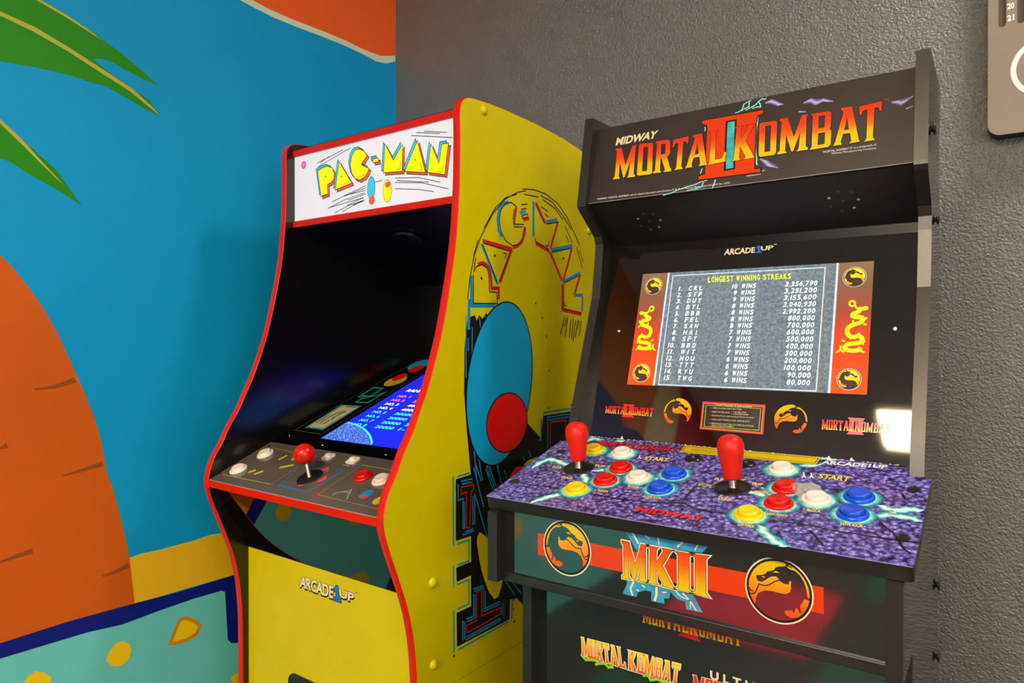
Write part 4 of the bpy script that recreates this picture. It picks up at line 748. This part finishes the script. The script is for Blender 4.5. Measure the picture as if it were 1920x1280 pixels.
oo = [p[0] for p in art('pd_orn2')]
b.disc(dk, oo[0], 0.011, 'ink_blue', T*2, ry=0.013); b.disc(dk, oo[1], 0.007, 'd_red', T*3, ry=0.006); b.disc(dk, oo[2], 0.010, 'd_yellow', T*2, ry=0.011)
deck = b.build('control_deck', PM, 'grey smoked control deck')
b = MB(); b.box((IU0, -0.0085, 0.8435), (IU1, 0.010, 0.8565), 'red_trim', 0.001); b.build('deck_edge', PM, 'red front edge of the deck')
b = MB(); b.slab(PL((0, -0.005, 0.8525), (1, 0, 0), (0, 0.136, 0.056)), [(IU0, 0), (IU1, 0), (IU1, DL), (IU0, DL)], 0.008, 'pm_black'); b.build('deck_base', PM)
nd = dk.n; PB = [(ART['pd_btn'][0][i]/1000, ART['pd_btn'][0][i+1]/1000) for i in range(0, 22, 2)]
for i, m_, l in ((0, 'white_plastic', 'white round push button'), (1, 'white_plastic', 'white round push button'), (5, 'red_plastic', 'red round push button'), (6, 'white_plastic', 'white round push button')):
    button(PM, dk(*PB[i]), nd, 0.0172, m_, l)
for i in (3, 4):                                              # two small switches on square plates
    o = MB(); c = PB[i]; q = 0.0105; loop = []
    for cx, cy, a0 in ((q-.003, -q+.003, -90), (q-.003, q-.003, 0), (-q+.003, q-.003, 90), (-q+.003, -q+.003, 180)):
        for k in range(4): a = math.radians(a0+30*k); loop.append((c[0]+cx+.003*math.cos(a), c[1]+cy+.003*math.sin(a)))
    o.slab(PL(dk(0, 0, 0.003), dk.a, dk.b), loop, 0.003, 'white_plastic'); ob = o.build('switch_plate', PM, 'small white square switch plate')
    p = MB(); p.lathe([(0.006, 0.003), (0.006, 0.006), (0.0048, 0.0075), (0, 0.0078)], 'white_plastic', dk(*c), nd, 20); p.build('plunger', ob)
for i in (7, 8):
    o = MB(); o.lathe([(0.0032, 0), (0.003, 0.001), (0.0015, 0.0014), (0, 0.0010)], 'black_plastic', dk(*PB[i]), nd, 14); o.build('screw', deck)
jb = dk(0.2475, 0.0615)
j = MB(); j.lathe([(0, 0.0002), (0.024, 0.0002), (0.024, 0.0012), (0.022, 0.0018), (0, 0.0018)], 'black_plastic', jb, nd, 36); js = j.build('joystick', PM, 'red ball top joystick on black disc')
bc = jb+Vector((-0.015, 0.0, 0.040)); ax = (bc-jb)
s_ = MB(); s_.lathe([(0.0045, 0.0), (0.0042, 0.006), (0.0042, ax.length)], 'steel', jb, ax, 16); s_.build('shaft', js)
s_ = MB(); s_.lathe([(0.0193*math.sin(math.pi*i/18), -0.0193*math.cos(math.pi*i/18)) for i in range(19)], 'red_plastic', bc, ax, 32); s_.build('ball_top', js)
# monitor glass with screen
gp = PL((0, 0.129, 0.913), (1, 0, 0), (0, 1, 0.39)); GT = 0.485
b = MB(); b.slab(gp, [(IU0, 0.0), (IU1, 0.0), (IU1, GT), (IU0, GT)], 0.006, 'pm_gloss')
for i, lp in enumerate(art('pg_dot')): b.dots(gp, lp, 0.006, 0.0011, 'd_yellow', T)
mir = lambda lp: [(0.5-x, y) for x, y in lp]
for lp in art('pg_dot'): b.dots(gp, mir(lp), 0.006, 0.0011, 'd_yellow', T)
cd_ = art('pg_card'); b.poly(gp, cd_[0], 'ink_cyan', T); b.poly(gp, cd_[1], 'card', T*2)
for lp in art('pg_brown'): b.rib(gp, lp, 0.0030, 'ink_brown', T*3)
for lp in art('pg_teal'): b.rib(gp, lp, 0.0055, 'ink_cyan', T)
ov = [p[0] for p in art('pg_oval')]
b.disc(gp, ov[0], 0.027, 'd_yellow', T, ry=0.030); b.disc(gp, ov[1], 0.016, 'art_red', T*2, ry=0.022); b.disc(gp, ov[2], 0.028, 'art_blue', T, ry=0.034); b.disc(gp, ov[3], 0.018, 'art_red', T*2, ry=0.022); b.disc(gp, ov[4], 0.004, 'ink_cyan', T*4)
glass = b.build('monitor_glass', PM, 'black glossy monitor glass with printed strip')
for p in pts(ART['pg_screws'][0]):
    o = MB(); c = gp(*p, 0.0003); o.lathe([(0.0030, 0), (0.0028, 0.0008), (0.0012, 0.0012), (0, 0.0008)], 'chrome', c, gp.n, 12); o.build('screw', glass)
b = MB(); S0, S1, SB, ST = 0.1335, 0.3665, 0.037, 0.352
b.poly(gp, [(S0, SB), (S1, SB), (S1, ST), (S0, ST)], 'scr_blue', 0.0004)
# blue planet: circle through the three measured rim points
(p1, p2, p3) = [Vector(p) for p in (pts(ART['pg_planet'][0])[0], pts(ART['pg_planet'][0])[1], pts(ART['pg_planet'][0])[2])]
A_ = Matrix(((p2.x-p1.x, p2.y-p1.y), (p3.x-p1.x, p3.y-p1.y))); rh = Vector(((p2.length_squared-p1.length_squared)/2, (p3.length_squared-p1.length_squared)/2)); cc = A_.inverted() @ rh; cr = (p1-cc).length
lo_ = []
for i in range(0, 181):
    a = math.pi*2*i/180; x, y = cc.x+cr*math.cos(a), cc.y+cr*math.sin(a); lo_.append((min(max(x, S0), S1), min(max(y, SB), ST)))
b.poly(gp, lo_, 'scr_planet', 0.0005)
rim = [(x, y) for x, y in lo_ if S0 < x < S1 and SB < y < ST]
if len(rim) > 2:
    rim.sort(key=lambda p: -math.atan2(p[1]-cc.y, p[0]-cc.x)); b.rib(gp, rim, 0.004, 'scr_cyan', 0.0006)
rw = ART['pg_rows'][0]
vals = ['50000', '50000', '40000', '40000', '30000', '30000', '20000', '20000']
text(b, gp, 'RANKING', quad([161, 262, 240, 262, 240, 276, 161, 276]), 'scr_white', 0.0006)
for i in range(8):
    y = 0.239-(0.239-0.104)*i/7; hh = 0.0105; m_ = ('scr_pink', 'scr_pink', 'scr_white', 'scr_white', 'scr_cyan', 'scr_cyan', 'scr_cyan', 'scr_cyan')[i]
    text(b, gp, 'NO. %d' % (i+1), [(0.159, y-hh*0.5), (0.198, y-hh*0.5), (0.198, y+hh*0.5), (0.159, y+hh*0.5)], m_, 0.0006)
    text(b, gp, vals[i], [(0.2255, y-hh*0.5), (0.2775, y-hh*0.5), (0.2775, y+hh*0.5), (0.2255, y+hh*0.5)], m_, 0.0006)
    text(b, gp, '%d-' % (8-i), [(0.292, y-hh*0.5), (0.309, y-hh*0.5), (0.309, y+hh*0.5), (0.292, y+hh*0.5)], m_, 0.0006)
b.build('screen', PM, 'blue lit screen with ranking list and planet')
# front below the deck
vl, zl = ART['pf'][0][1]/1000, ART['pf'][0][2]/1000
b = MB(); k0 = Vector((0, 0.004, 0.8435)); k1 = Vector((0, vl+0.001, zl)); b.slab(PL(k1, (1, 0, 0), k0-k1), [(IU0, 0), (IU1, 0), (IU1, (k0-k1).length), (IU0, (k0-k1).length)], 0.008, 'pm_gloss'); b.build('knee_panel', PM, 'black glossy panel under the deck')
lp_ = PL((0, vl, 0), (1, 0, 0), (0, 0, 1))
b = MB(); b.slab(lp_, [(IU0, 0.02), (IU1, 0.02), (IU1, zl), (IU0, zl)], 0.012, 'yellow_front')
qa, qo, qu, qt = quad(ART['pf_arc'][0]), quad(ART['pf_one'][0]), quad(ART['pf_up'][0]), quad(ART['pf_tm'][0])
for q, st in ((qa, 'ARCADE'), (qo, '1'), (qu, 'UP')):
    for dx, dy in () if st == '1' else ((0.0008, -0.0016), (-0.0008, -0.0016), (0.0014, -0.0026), (-0.001, 0.0007), (0.001, 0.0007), (0, -0.003)): text(b, lp_, st, shift(q, dx, dy), 'ink', T)
    if st == '1': glyph(b, lp_, '1', q, 'one_blue', T*3, 'ink', 0.003)
    else: text(b, lp_, st, q, 'cream_p', T*2)
text(b, lp_, 'TM', qt, 'ink', T)
b.build('front_panel', PM)
pp = art('pf_plate')[0]; x0, x1, zt_ = min(p[0] for p in pp), max(p[0] for p in pp), max(p[1] for p in pp)
cxx = 0.25; hw = 0.10
b = MB(); q = []
for i in range(9): a = math.pi/2*i/8; q.append((cxx+hw-0.018+0.018*math.cos(a), zt_-0.018+0.018*math.sin(a)))
for i in range(9): a = math.pi/2+math.pi/2*i/8; q.append((cxx-hw+0.018+0.018*math.cos(a), zt_-0.018+0.018*math.sin(a)))
q += [(cxx-hw, zt_-0.2), (cxx+hw, zt_-0.2)]
b.slab(PL((0, vl-0.003, 0), (1, 0, 0), (0, 0, 1)), q, 0.0028, 'black_plastic'); b.build('coin_plate', PM, 'dark plate low on the yellow front')

# ------------------------------------------------------------------ black cabinet
MK = thing('arcade_cabinet', 'black arcade cabinet with purple stone deck, red joysticks and lit score screen', 'arcade machine', (-0.5761, 0.76, 0))
W2 = 0.5; TK = 0.0155; BK = 0.43
mp = [(0.079,0),(0.079,0.796),(-0.006,0.796),(-0.006,0.8905),(0.200,0.9445),(0.204,0.962),(0.214,1.0),(0.288,1.196),(0.300,1.272),(0.301,1.290),(0.296,1.303),(0.245,1.340),(0.2385,1.346),(0.2385,1.352),(0.266,1.498),(BK,1.498),(BK,0)]
for u0, lab in ((0.0, None), (W2-TK, None)):
    b = MB(); inner = u0 == 0.0
    po = PL((u0+TK, 0, 0), (0, 1, 0), (0, 0, 1)); b.slab(po, mp, TK, 'mk_black' if inner else 'mk_side', 'mk_black'); pn = b.build('side_panel', MK)
    if not inner:
        for v, z, r in ((0.30, 1.403, 0.0075), (0.36, 1.293, 0.007), (0.40, 0.775, 0.008), (0.40, 0.672, 0.007), (0.115, 0.690, 0.008), (0.13, 0.660, 0.007)):
            o = MB(); o.lathe([(r*0.5, 0), (r*0.5, 0.0018), (r, 0.0018), (r, 0.0034), (r*0.8, 0.0046), (0, 0.005)], 'black_plastic', (W2, v, z), (1, 0, 0), 16); o.build('bolt', pn)
U0, U1 = TK, W2-TK
b = MB(); b.box((U0, BK-0.02, 0.02), (U1, BK-0.006, 1.49), 'mk_recess'); b.build('back_panel', MK)
b = MB(); b.slab(PL((0, 0.290, 1.480), (1, 0, 0), (0, BK-0.29, 0.01)), [(U0, 0), (U1, 0), (U1, 0.16), (U0, 0.16)], 0.01, 'mk_recess'); b.build('top_panel', MK)
# sign
mq = PL((0, 0.249, 1.351), (1, 0, 0), (0, 0.038, 0.133)); MH = math.hypot(0.038, 0.133)
b = MB(); T = 0.00014
b.slab(mq, [(U0, 0), (U1, 0), (U1, MH), (U0, MH)], 0.008, 'mk_marquee', 'mk_black')
b.rib(mq, [(U0, 0.0006), (U1, 0.0006)], 0.0008, 'd_grey', T*0.5)
for lp in art('mq_teal'): b.rib(mq, [(x, min(y, MH-0.0005)) for x, y in lp], 0.0042, 'bolt_thin', T, zig=0.0012)
for lp in art('mq_purple'): b.rib(mq, lp, 0.0058, 'lilac', T, taper=lambda t: 0.35+1.3*math.sin(math.pi*min(1, t+0.05)))
ii, slot = art('mq_ii')[0], art('mq_slot')[0]
b.rib(mq, ii+[ii[0]], 0.0030, 'ink_dark', T*2, closed=True)
b.poly(mq, [ii, slot], 'orange_p', T*2.5)
b.poly(mq, slot, 'teal_p', T*2.5); b.rib(mq, slot+[slot[0]], 0.0028, 'ink_dark', T*3, closed=True)
for ch in 'MORTALKB':
    for f in ART['mq_'+ch]: glyph(b, mq, ch, quad(f), 'fire', T*4.5, 'ink_dark' , 0.0013)
text(b, mq, 'MIDWAY', quad(ART['mq_midway'][0]), 'cream_p', T*3)
text(b, mq, '"MORTAL KOMBAT II" is a trademark of', quad(ART['mq_t1'][0]), 'p_white', T*3, False); text(b, mq, 'Midway Manufacturing Company', quad(ART['mq_t2'][0]), 'p_white', T*3, False)
text(b, mq, 'MIDWAY, MORTAL KOMBAT and all related characters and elements © & ™ of Warner Bros. Entertainment Inc. (s22)', quad(ART['mq_t3'][0]), 'p_white', T*3, False)
text(b, mq, 'TM', quad(ART['mq_tm'][0]), 'word_r', T*3)
b.build('sign', MK, 'dark sign with orange and yellow lettering')
# speaker panel under the sign, leaning back to the bezel
bz = PL((0, 0.229, 0.966), (1, 0, 0), (0, 0.106, 0.322)); BH = math.hypot(0.106, 0.322)
tpz = bz(0, BH); sv = Vector((0, 0.252, 1.349))
sp = PL(tpz, (1, 0, 0), sv-tpz); SL = (sv-tpz).length
b = MB(); b.slab(sp, [(U0, 0), (U1, 0), (U1, SL), (U0, SL)], 0.006, 'mk_recess')
for cx in (0.105, 0.395):
    for k in range(8): a = 2*math.pi*k/7; b.disc(sp, (cx+(0.019*math.cos(a) if k < 7 else 0), SL*0.52+(0.019*math.sin(a) if k < 7 else 0)), 0.0021, 'd_grey' if k % 3 == 0 else 'slotd', T, n=10)
b.build('speaker_panel', MK)
# bezel
b = MB(); b.slab(bz, [(U0, 0), (U1, 0), (U1, BH), (U0, BH)], 0.006, 'mk_bezel')
for nm, st, m_ in (('bz_arc', 'ARCADE', 'cream_p'), ('bz_up', 'UP', 'cream_p'), ('bz_tm', 'TM', 'cream_p')): text(b, bz, st, quad(ART[nm][0]), m_, T)
glyph(b, bz, '1', quad(ART['bz_one'][0]), 'one_blue', T*3)
for q in ART['bz_logo']: word(b, bz, 'MORTALKOMBAT', quad(q), 'redyel', T*3, 0.05)
for ii, sl in zip(art('bz_ii'), art('bz_slot')): b.poly(bz, [ii, sl], 'word_r', T*2)
for e_, fl_ in zip(ART['bz_em'], (True, False)):
    q = pts(e_); r = math.hypot(q[1][0]-q[0][0], q[1][1]-q[0][1]); emblem(b, bz, q[0], r*1.1, fl_, 'em_grad', 'mk_bezel', T, ring=False)
po, pm_, pi_ = (quad(ART[k][0]) for k in ('pl_out', 'pl_mid', 'pl_in'))
b.poly(bz, po, 'word_r', T); b.poly(bz, [tuple(bil(pm_, x, y)) for x, y in ((-.008,-.015),(1.008,-.015),(1.008,1.015),(-.008,1.015))], 'ink_dark', T*3); b.rib(bz, pm_+[pm_[0]], 0.0008, 'd_yellow', T*4, closed=True); b.rib(bz, pi_+[pi_[0]], 0.0008, 'd_yellow', T*4, closed=True)
for q, st in zip(ART['pl_text'], ('Mortal Kombat II Instructions', '— PRESS PLAYER START BUTTON', '— SELECT PLAYER NAME', '— 1 PLAYER GAME', '— 2 PLAYER GAME', '— PRESS BUTTONS AND MOVE JOYSTICK TO FIGHT', '— HIGH, LOW PUNCH, KICK AND BLOCK', '— PRESS BLOCK BUTTON TO STOP AN ATTACK', 'FROM THE OPPONENT')): text(b, bz, st, quad(q), 'cream_p', T*5, False)
bez = b.build('screen_surround', MK, 'glossy black screen surround with printed logos')
for p in pts(ART['bz_screws'][0]):
    o = MB(); o.lathe([(0.0032, 0), (0.003, 0.0009), (0.0012, 0.0013), (0, 0.0008)], 'chrome', bz(*p), bz.n, 12); o.build('screw', bez)
# lit screen
b = MB(); F = lambda k: pts(ART[k][0]); h0 = 0.0004
sx0, sx1, sy0, sy1 = 0.082, 0.430, 0.0925, 0.2845; gx0, gx1 = 0.1265, 0.3852
for x0, x1 in ((sx0, gx0), (gx1, sx1)): b.face([bz(x0, sy0, h0), bz(x1, sy0, h0), bz(x1, sy1, h0), bz(x0, sy1, h0)], 'scr_side', [(0, 0), (1, 0), (1, 1), (0, 1)])
b.poly(bz, [(gx0, sy0), (gx1, sy0), (gx1, sy1), (gx0, sy1)], 'scr_stone', h0)
for x in (gx0+0.0016, gx1-0.0016): b.rib(bz, [(x, sy0), (x, sy1)], 0.0030, 'scr_frame', h0+T)
fr = [(gx0+0.0095, sy0+0.002), (gx0+0.0095, sy1-0.006), (gx1-0.018, sy1-0.006), (gx1-0.018, sy0+0.002)]
b.rib(bz, fr+[fr[0]], 0.0016, 'scr_frame', h0+T, closed=True)
b.rib(bz, [(gx1-0.0145, sy0), (gx1-0.0145, sy1)], 0.0009, 'dragon_line', h0+T)
NM = 'CRL STF DUY BYL BBB FEL SAN HAI SFT BBD WIT HOU TTT RYU TWG'.split(); WN = [10,9,9,8,8,8,8,7,7,7,7,6,6,6,6]
VS = '3,356,790 3,251,200 3,155,600 3,040,930 2,992,200 800,000 700,000 600,000 500,000 400,000 300,000 200,000 100,000 90,000 80,000'.split()
def spaced(q, st, m_, fill=0.74):
    ws = [0.45 if c in ',.' else 0.55 if c in 'I1' else 0.55 if c == ' ' else 1.15 if c in 'WM' else 1.0 for c in st]; tot = sum(ws); x = 0.0
    for c, w in zip(st, ws):
        if c != ' ':
            g = w*(0.34 if c in 'I1' else 0.4 if c in ',.' else fill); x0, x1 = (x+(w-g)/2)/tot, (x+(w+g)/2)/tot; y0, y1 = (-0.2, 0.18) if c == ',' else (0.0, 0.18) if c == '.' else (0.0, 1.0)
            text(b, bz, c, [bil(q, x0, y0), bil(q, x1, y0), bil(q, x1, y1), bil(q, x0, y1)], m_, h0+T*2, 0.01)
        x += w
def cell(st, xr, y, w, sh=0.0006, hh=0.0074, f=0.76): spaced([(xr-w-sh, y), (xr-sh, y), (xr+sh, y+hh), (xr-w+sh, y+hh)], st, 'scr_white', f)
spaced(quad(ART['sc_title'][0]), 'LONGEST WINNING STREAKS', 'scr_y')
for i in range(15):
    y = 0.2513-(0.2513-0.1022)*i/14
    cell('%d.' % (i+1), 0.1560, y, 0.0085 if i < 9 else 0.0135); cell(' '.join(NM[i]), 0.1888, y, 0.0232, f=0.9)
    cell('%d' % WN[i], 0.2440, y, 0.0058 if WN[i] < 10 else 0.0095); cell('WINS', 0.2722, y, 0.0232)
    cell(VS[i], 0.3590, y, 0.0058*len(VS[i].replace(',', ''))+0.0026*VS[i].count(','))
for i, p in enumerate(pts(ART['sc_med'][0])):
    b.disc(bz, p, 0.0146, 'em_scr_dark', h0+T, n=36); emblem(b, bz, p, 0.0152, i < 2 or True, 'em_scr', 'em_scr_dark', h0+T*2, ringm='scr_frame')
mid = (sx0+sx1)/2
for fl_ in (False, True):
    g = (lambda lp: [(2*mid-x, y) for x, y in lp]) if fl_ else (lambda lp: lp)
    for k, w in (('sc_dr40', 0.0058), ('sc_dr36', 0.0056), ('sc_dr16', 0.0023)):
        for lp in art(k):
            lp = g(lp); q = lp
            for _ in range(2): q = [q[0]]+[p for a, c in zip(q, q[1:]) for p in ((a[0]*.75+c[0]*.25, a[1]*.75+c[1]*.25), (a[0]*.25+c[0]*.75, a[1]*.25+c[1]*.75))]+[q[-1]]
            b.rib(bz, q, w+0.0020, 'dragon_line', h0+T, taper=None); b.rib(bz, q, w, 'dragon', h0+T*2)
b.build('screen', MK, 'lit score screen with grey table and red sides')
# control deck
kd = PL((0, -0.001, 0.9095), (1, 0, 0), (0, 0.231, 0.0605)); KL = math.hypot(0.231, 0.0605); VP = 0.208
b = MB(); c_ = 0.006
def arc(cx, cy, r, a0, a1, n=5): return [(cx+r*math.cos(math.radians(a0+(a1-a0)*i/n)), cy+r*math.sin(math.radians(a0+(a1-a0)*i/n))) for i in range(n+1)]
dl = arc(-0.008+c_, c_, c_, 180, 270)+arc(0.508-c_, c_, c_, 270, 360)+[(0.508, VP), (U1+0.0002, VP), (U1+0.0002, KL-0.002), (U0-0.0002, KL-0.002), (U0-0.0002, VP), (-0.008, VP)]
dl = [(x, y) for x, y in dl]
b.slab(kd, dl, 0.0165, 'stone', 'mk_black'); T = 0.00012
edge = [(x, y) for x, y in dl[:12]]
b.rib(kd, [(-0.0075, 0.0012), (0.5075, 0.0012)], 0.0016, 'lilac', T)
for lp in art('dk_crack'): b.rib(kd, lp, 0.0045, 'crack', T, zig=0.0015)
def inside(x, y): return (min(max(x, -0.007), 0.507), min(max(y, 0.0008), KL-0.004))
for lp in art('dk_blot'): r = math.hypot(lp[1][0]-lp[0][0], lp[1][1]-lp[0][1]); b.disc(kd, inside(*lp[0]), min(r, 0.507-lp[0][0]), 'blot', T*1.5, n=20, ry=0.010, radial=True)
for lp in art('dk_bolt'): b.rib(kd, [inside(x, y) for x, y in lp], 0.0185, 'bolt', T*2, zig=0.0018, taper=lambda t: 0.35+0.65*min(1, 6*t, 6*(1-t)))
KB = pts(ART['dk_btn'][0])
for x, y in KB: b.disc(kd, (x, y), 0.0270, 'halo', T*3, n=28, radial=True)
bw = quad(ART['dk_mk'][0]); word(b, kd, 'MORTALKOMBAT', shift(bw, 0.0010, -0.0014), 'ink_dark', T*4, 0.05); word(b, kd, 'MORTALKOMBAT', bw, 'word_r', T*5, 0.05)
lq = quad(ART['dk_label'][0]); b.poly(kd, lq, 'label_y', T*4)
li = [tuple(bil(lq, x, y)) for x, y in ((.012,.16),(.988,.16),(.988,.84),(.012,.84))]; b.rib(kd, li+[li[0]], 0.0010, 'ink', T*5, closed=True)
for x in (0.13, 0.22):
    c = bil(lq, x, 0.5); b.disc(kd, c, 0.011, 'ink_brown', T*5, n=4, ry=0.0042); b.disc(kd, c, 0.009, 'label_y', T*6, n=4, ry=0.0032)
for q in ART['dk_start']: text(b, kd, 'START', shift(quad(q), 0.0006, -0.0008), 'ink', T*4); text(b, kd, 'START', quad(q), 'word_y', T*5)
text(b, kd, 'ARCADE1UP', quad(ART['dk_arc'][0]), 'p_white', T*5)
q = quad(ART['dk_midway'][0]); text(b, kd, 'MIDWAY', shift(q, 0.0012, -0.0016), 'ink', T*4); text(b, kd, 'MIDWAY', q, 'word_r', T*5)
for w_ in ART['dk_words']: text(b, kd, w_[0], quad(w_[1:]), 'word_y', T*5)
for lp in art('dk_icon'): b.rib(kd, lp, 0.0016, 'p_white', T*5)
kdeck = b.build('control_deck', MK, 'purple stone patterned control deck')
mi_ = pts(ART['dk_misc'][0]); kn = kd.n
cols = ['yellow', 'white', 'red', 'red', 'white', 'blue', 'blue', 'yellow', 'white', 'red', 'red', 'white', 'blue', 'blue', 'yellow']
for p, c in zip(KB, cols): button(MK, kd(*p), kn, 0.0170, c+'_plastic', c+' round push button')
for p in mi_[:2]:
    c = kd(*p)
    o = MB(); o.lathe([(0, 0.0003), (0.0225, 0.0003), (0.0225, 0.0013), (0.0215, 0.0018), (0, 0.0018)], 'black_plastic', c, kn, 36); js = o.build('joystick', MK, 'red bat top joystick on black disc')
    ax = Vector((-0.06, 0.0, 1)).normalized()
    o = MB(); o.lathe([(0.0052, 0.001), (0.0048, 0.004), (0.0048, 0.02)], 'steel', c, ax, 18); o.build('shaft', js)
    o = MB(); o.lathe([(0, 0.0115), (0.0100, 0.0115), (0.0108, 0.0135), (0.0122, 0.0240), (0.0142, 0.0350), (0.0160, 0.0440), (0.0167, 0.0500), (0.0163, 0.0560), (0.0145, 0.0615), (0.0110, 0.0652), (0.0060, 0.0674), (0, 0.0680)], 'red_bat', c, ax, 32); o.build('bat_top', js)
for p in mi_[2:4]:
    o = MB(); o.lathe([(0.0125, 0), (0.0115, 0.0018), (0.0060, 0.0034), (0.0045, 0.0030), (0, 0.0026)], 'black_plastic', kd(p[0], p[1]), kn, 20)
    o.box(tuple(kd(*p)+Vector((-0.002, -0.0006, 0.0026))), tuple(kd(*p)+Vector((0.002, 0.0006, 0.0038))), 'steel'); o.build('screw_cap', kdeck)
# torn white edging along the back of the deck
o = MB(); te = PL(kd(0, KL-0.0030, 0.0002), (1, 0, 0), (0, -0.3, 1)); x = 0.03
while x < 0.468:
    w = random.uniform(0.002, 0.007); hgt = random.uniform(0.0004, 0.0016) if random.random() < 0.95 else random.uniform(0.003, 0.0065)
    p = [(x, 0), (x+w, 0), (x+w*random.uniform(0.2, 0.8), hgt)]
    o.face([te(*p[0]), te(*p[1]), te(*p[2])], 'p_white'); o.face([te(*p[1], -0.0003), te(*p[0], -0.0003), te(*p[2], -0.0003)], 'p_white')
    x += w*random.uniform(0.8, 2.2)
te_ = o.build('torn_edging', kdeck, 'torn white paper edge')
# apron below the deck
ap = PL((0, 0.015, 0), (1, 0, 0), (0, 0, 1)); T = 0.00015
b = MB(); b.slab(ap, [(U0, 0.795), (U1, 0.795), (U1, 0.895), (U0, 0.895)], 0.01, 'mk_print', 'mk_black')
b.poly(ap, quad(ART['ap_band'][0]), 'orange_p', T)
for lp in art('ap_sky'): b.poly(ap, lp, 'sky_p', T*2)
for i, lp in enumerate(art('ap_cream')): b.rib(ap, lp, (0.0022, 0.0012, 0.0020, 0.0014, 0.0022, 0.0028, 0.0012, 0.0016)[min(i, 7)], 'cream_p', T*3)
for e_, fl_ in zip(ART['ap_em'], (False, True)):
    c = (e_[0]/1000, e_[1]/1000); r = e_[2]/1000
    b.disc(ap, c, r, 'mk_print', T*4, n=48); emblem(b, ap, c, r, fl_, 'em_grad', 'ink', T*5)
for k in ('ap_M', 'ap_K', 'ap_I'):
    for f in ART[k]:
        glyph(b, ap, k[-1], quad(f), 'cream_p', T*5, 'cream_p', 0.0042); glyph(b, ap, k[-1], quad(f), 'mkii', T*8, 'ink_dark', 0.0012)
b.build('apron_panel', MK, 'glossy dark apron with orange band and gold emblems')
b = MB(); b.box((U0, 0.011, 0.7935), (U1, 0.108, 0.8058), 'mk_black', 0.0010)
b.build('trim_bar', MK)
# lower front
lw = PL((0, 0.100, 0), (1, 0, 0), (0, 0, 1))
b = MB(); b.slab(lw, [(U0, 0.02), (U1, 0.02), (U1, 0.79), (U0, 0.79)], 0.01, 'mk_print', 'mk_black')
b.poly(lw, art('lp_ii')[0], 'word_r', T)
word(b, lw, 'MORTALKOMBAT', quad(ART['lp_top'][0]), 'redyel', T*3, 0.08)
for st, f in zip(('MORTAL', 'KOMBAT'), ART['lp_mk']): word(b, lw, st, quad(f), 'flame', T*3, 0.05, 'cream_p', 0.0022)
for lp in art('lp_green'): b.rib(lw, lp, 0.0038, 'lime', T*4, zig=0.0006)
text(b, lw, 'U L T I M A T E', quad(ART['lp_ult'][0]), 'cream_p', T)
word(b, lw, 'MORTALKOMBAT', quad(ART['lp_red'][0]), 'word_r', T*3, 0.05, 'cream_p', 0.0016)
b.build('front_panel', MK)

# scrap of clear film lying by the red button
t = MB(); loop = pts(ART['dk_scrap'][0]); cx = sum(p[0] for p in loop)/len(loop); cy = sum(p[1] for p in loop)/len(loop); o0 = Vector((-0.5761, 0.76, 0)); pc = o0+kd(cx, cy, 0.0005)
n = 16
rng = random.Random(3); rings = []
for k, s_ in enumerate((0.0, 0.45, 0.8, 1.0)):
    row = []
    for i in range(n):
        a = 2*math.pi*i/n; rr = 0.0165*s_*(0.75+0.45*rng.random()); hh = (0.010, 0.0085, 0.005, 0.0014)[k]*(0.6+0.7*rng.random())
        row.append(kd.a*rr*math.cos(a)*1.2+kd.b*rr*math.sin(a)+kn*hh)
    rings.append(row)
for A_, B_ in zip(rings, rings[1:]):
    for i in range(n): t.face([A_[i], B_[i], B_[(i+1) % n], A_[(i+1) % n]] if A_ is not rings[0] else [A_[0], B_[i], B_[(i+1) % n]], 'scrap')
ob = t.build('film_scrap'); ob.location = pc
ob['label'] = 'scrap of clear crumpled film lying between red and white buttons on purple deck'; ob['category'] = 'scrap'
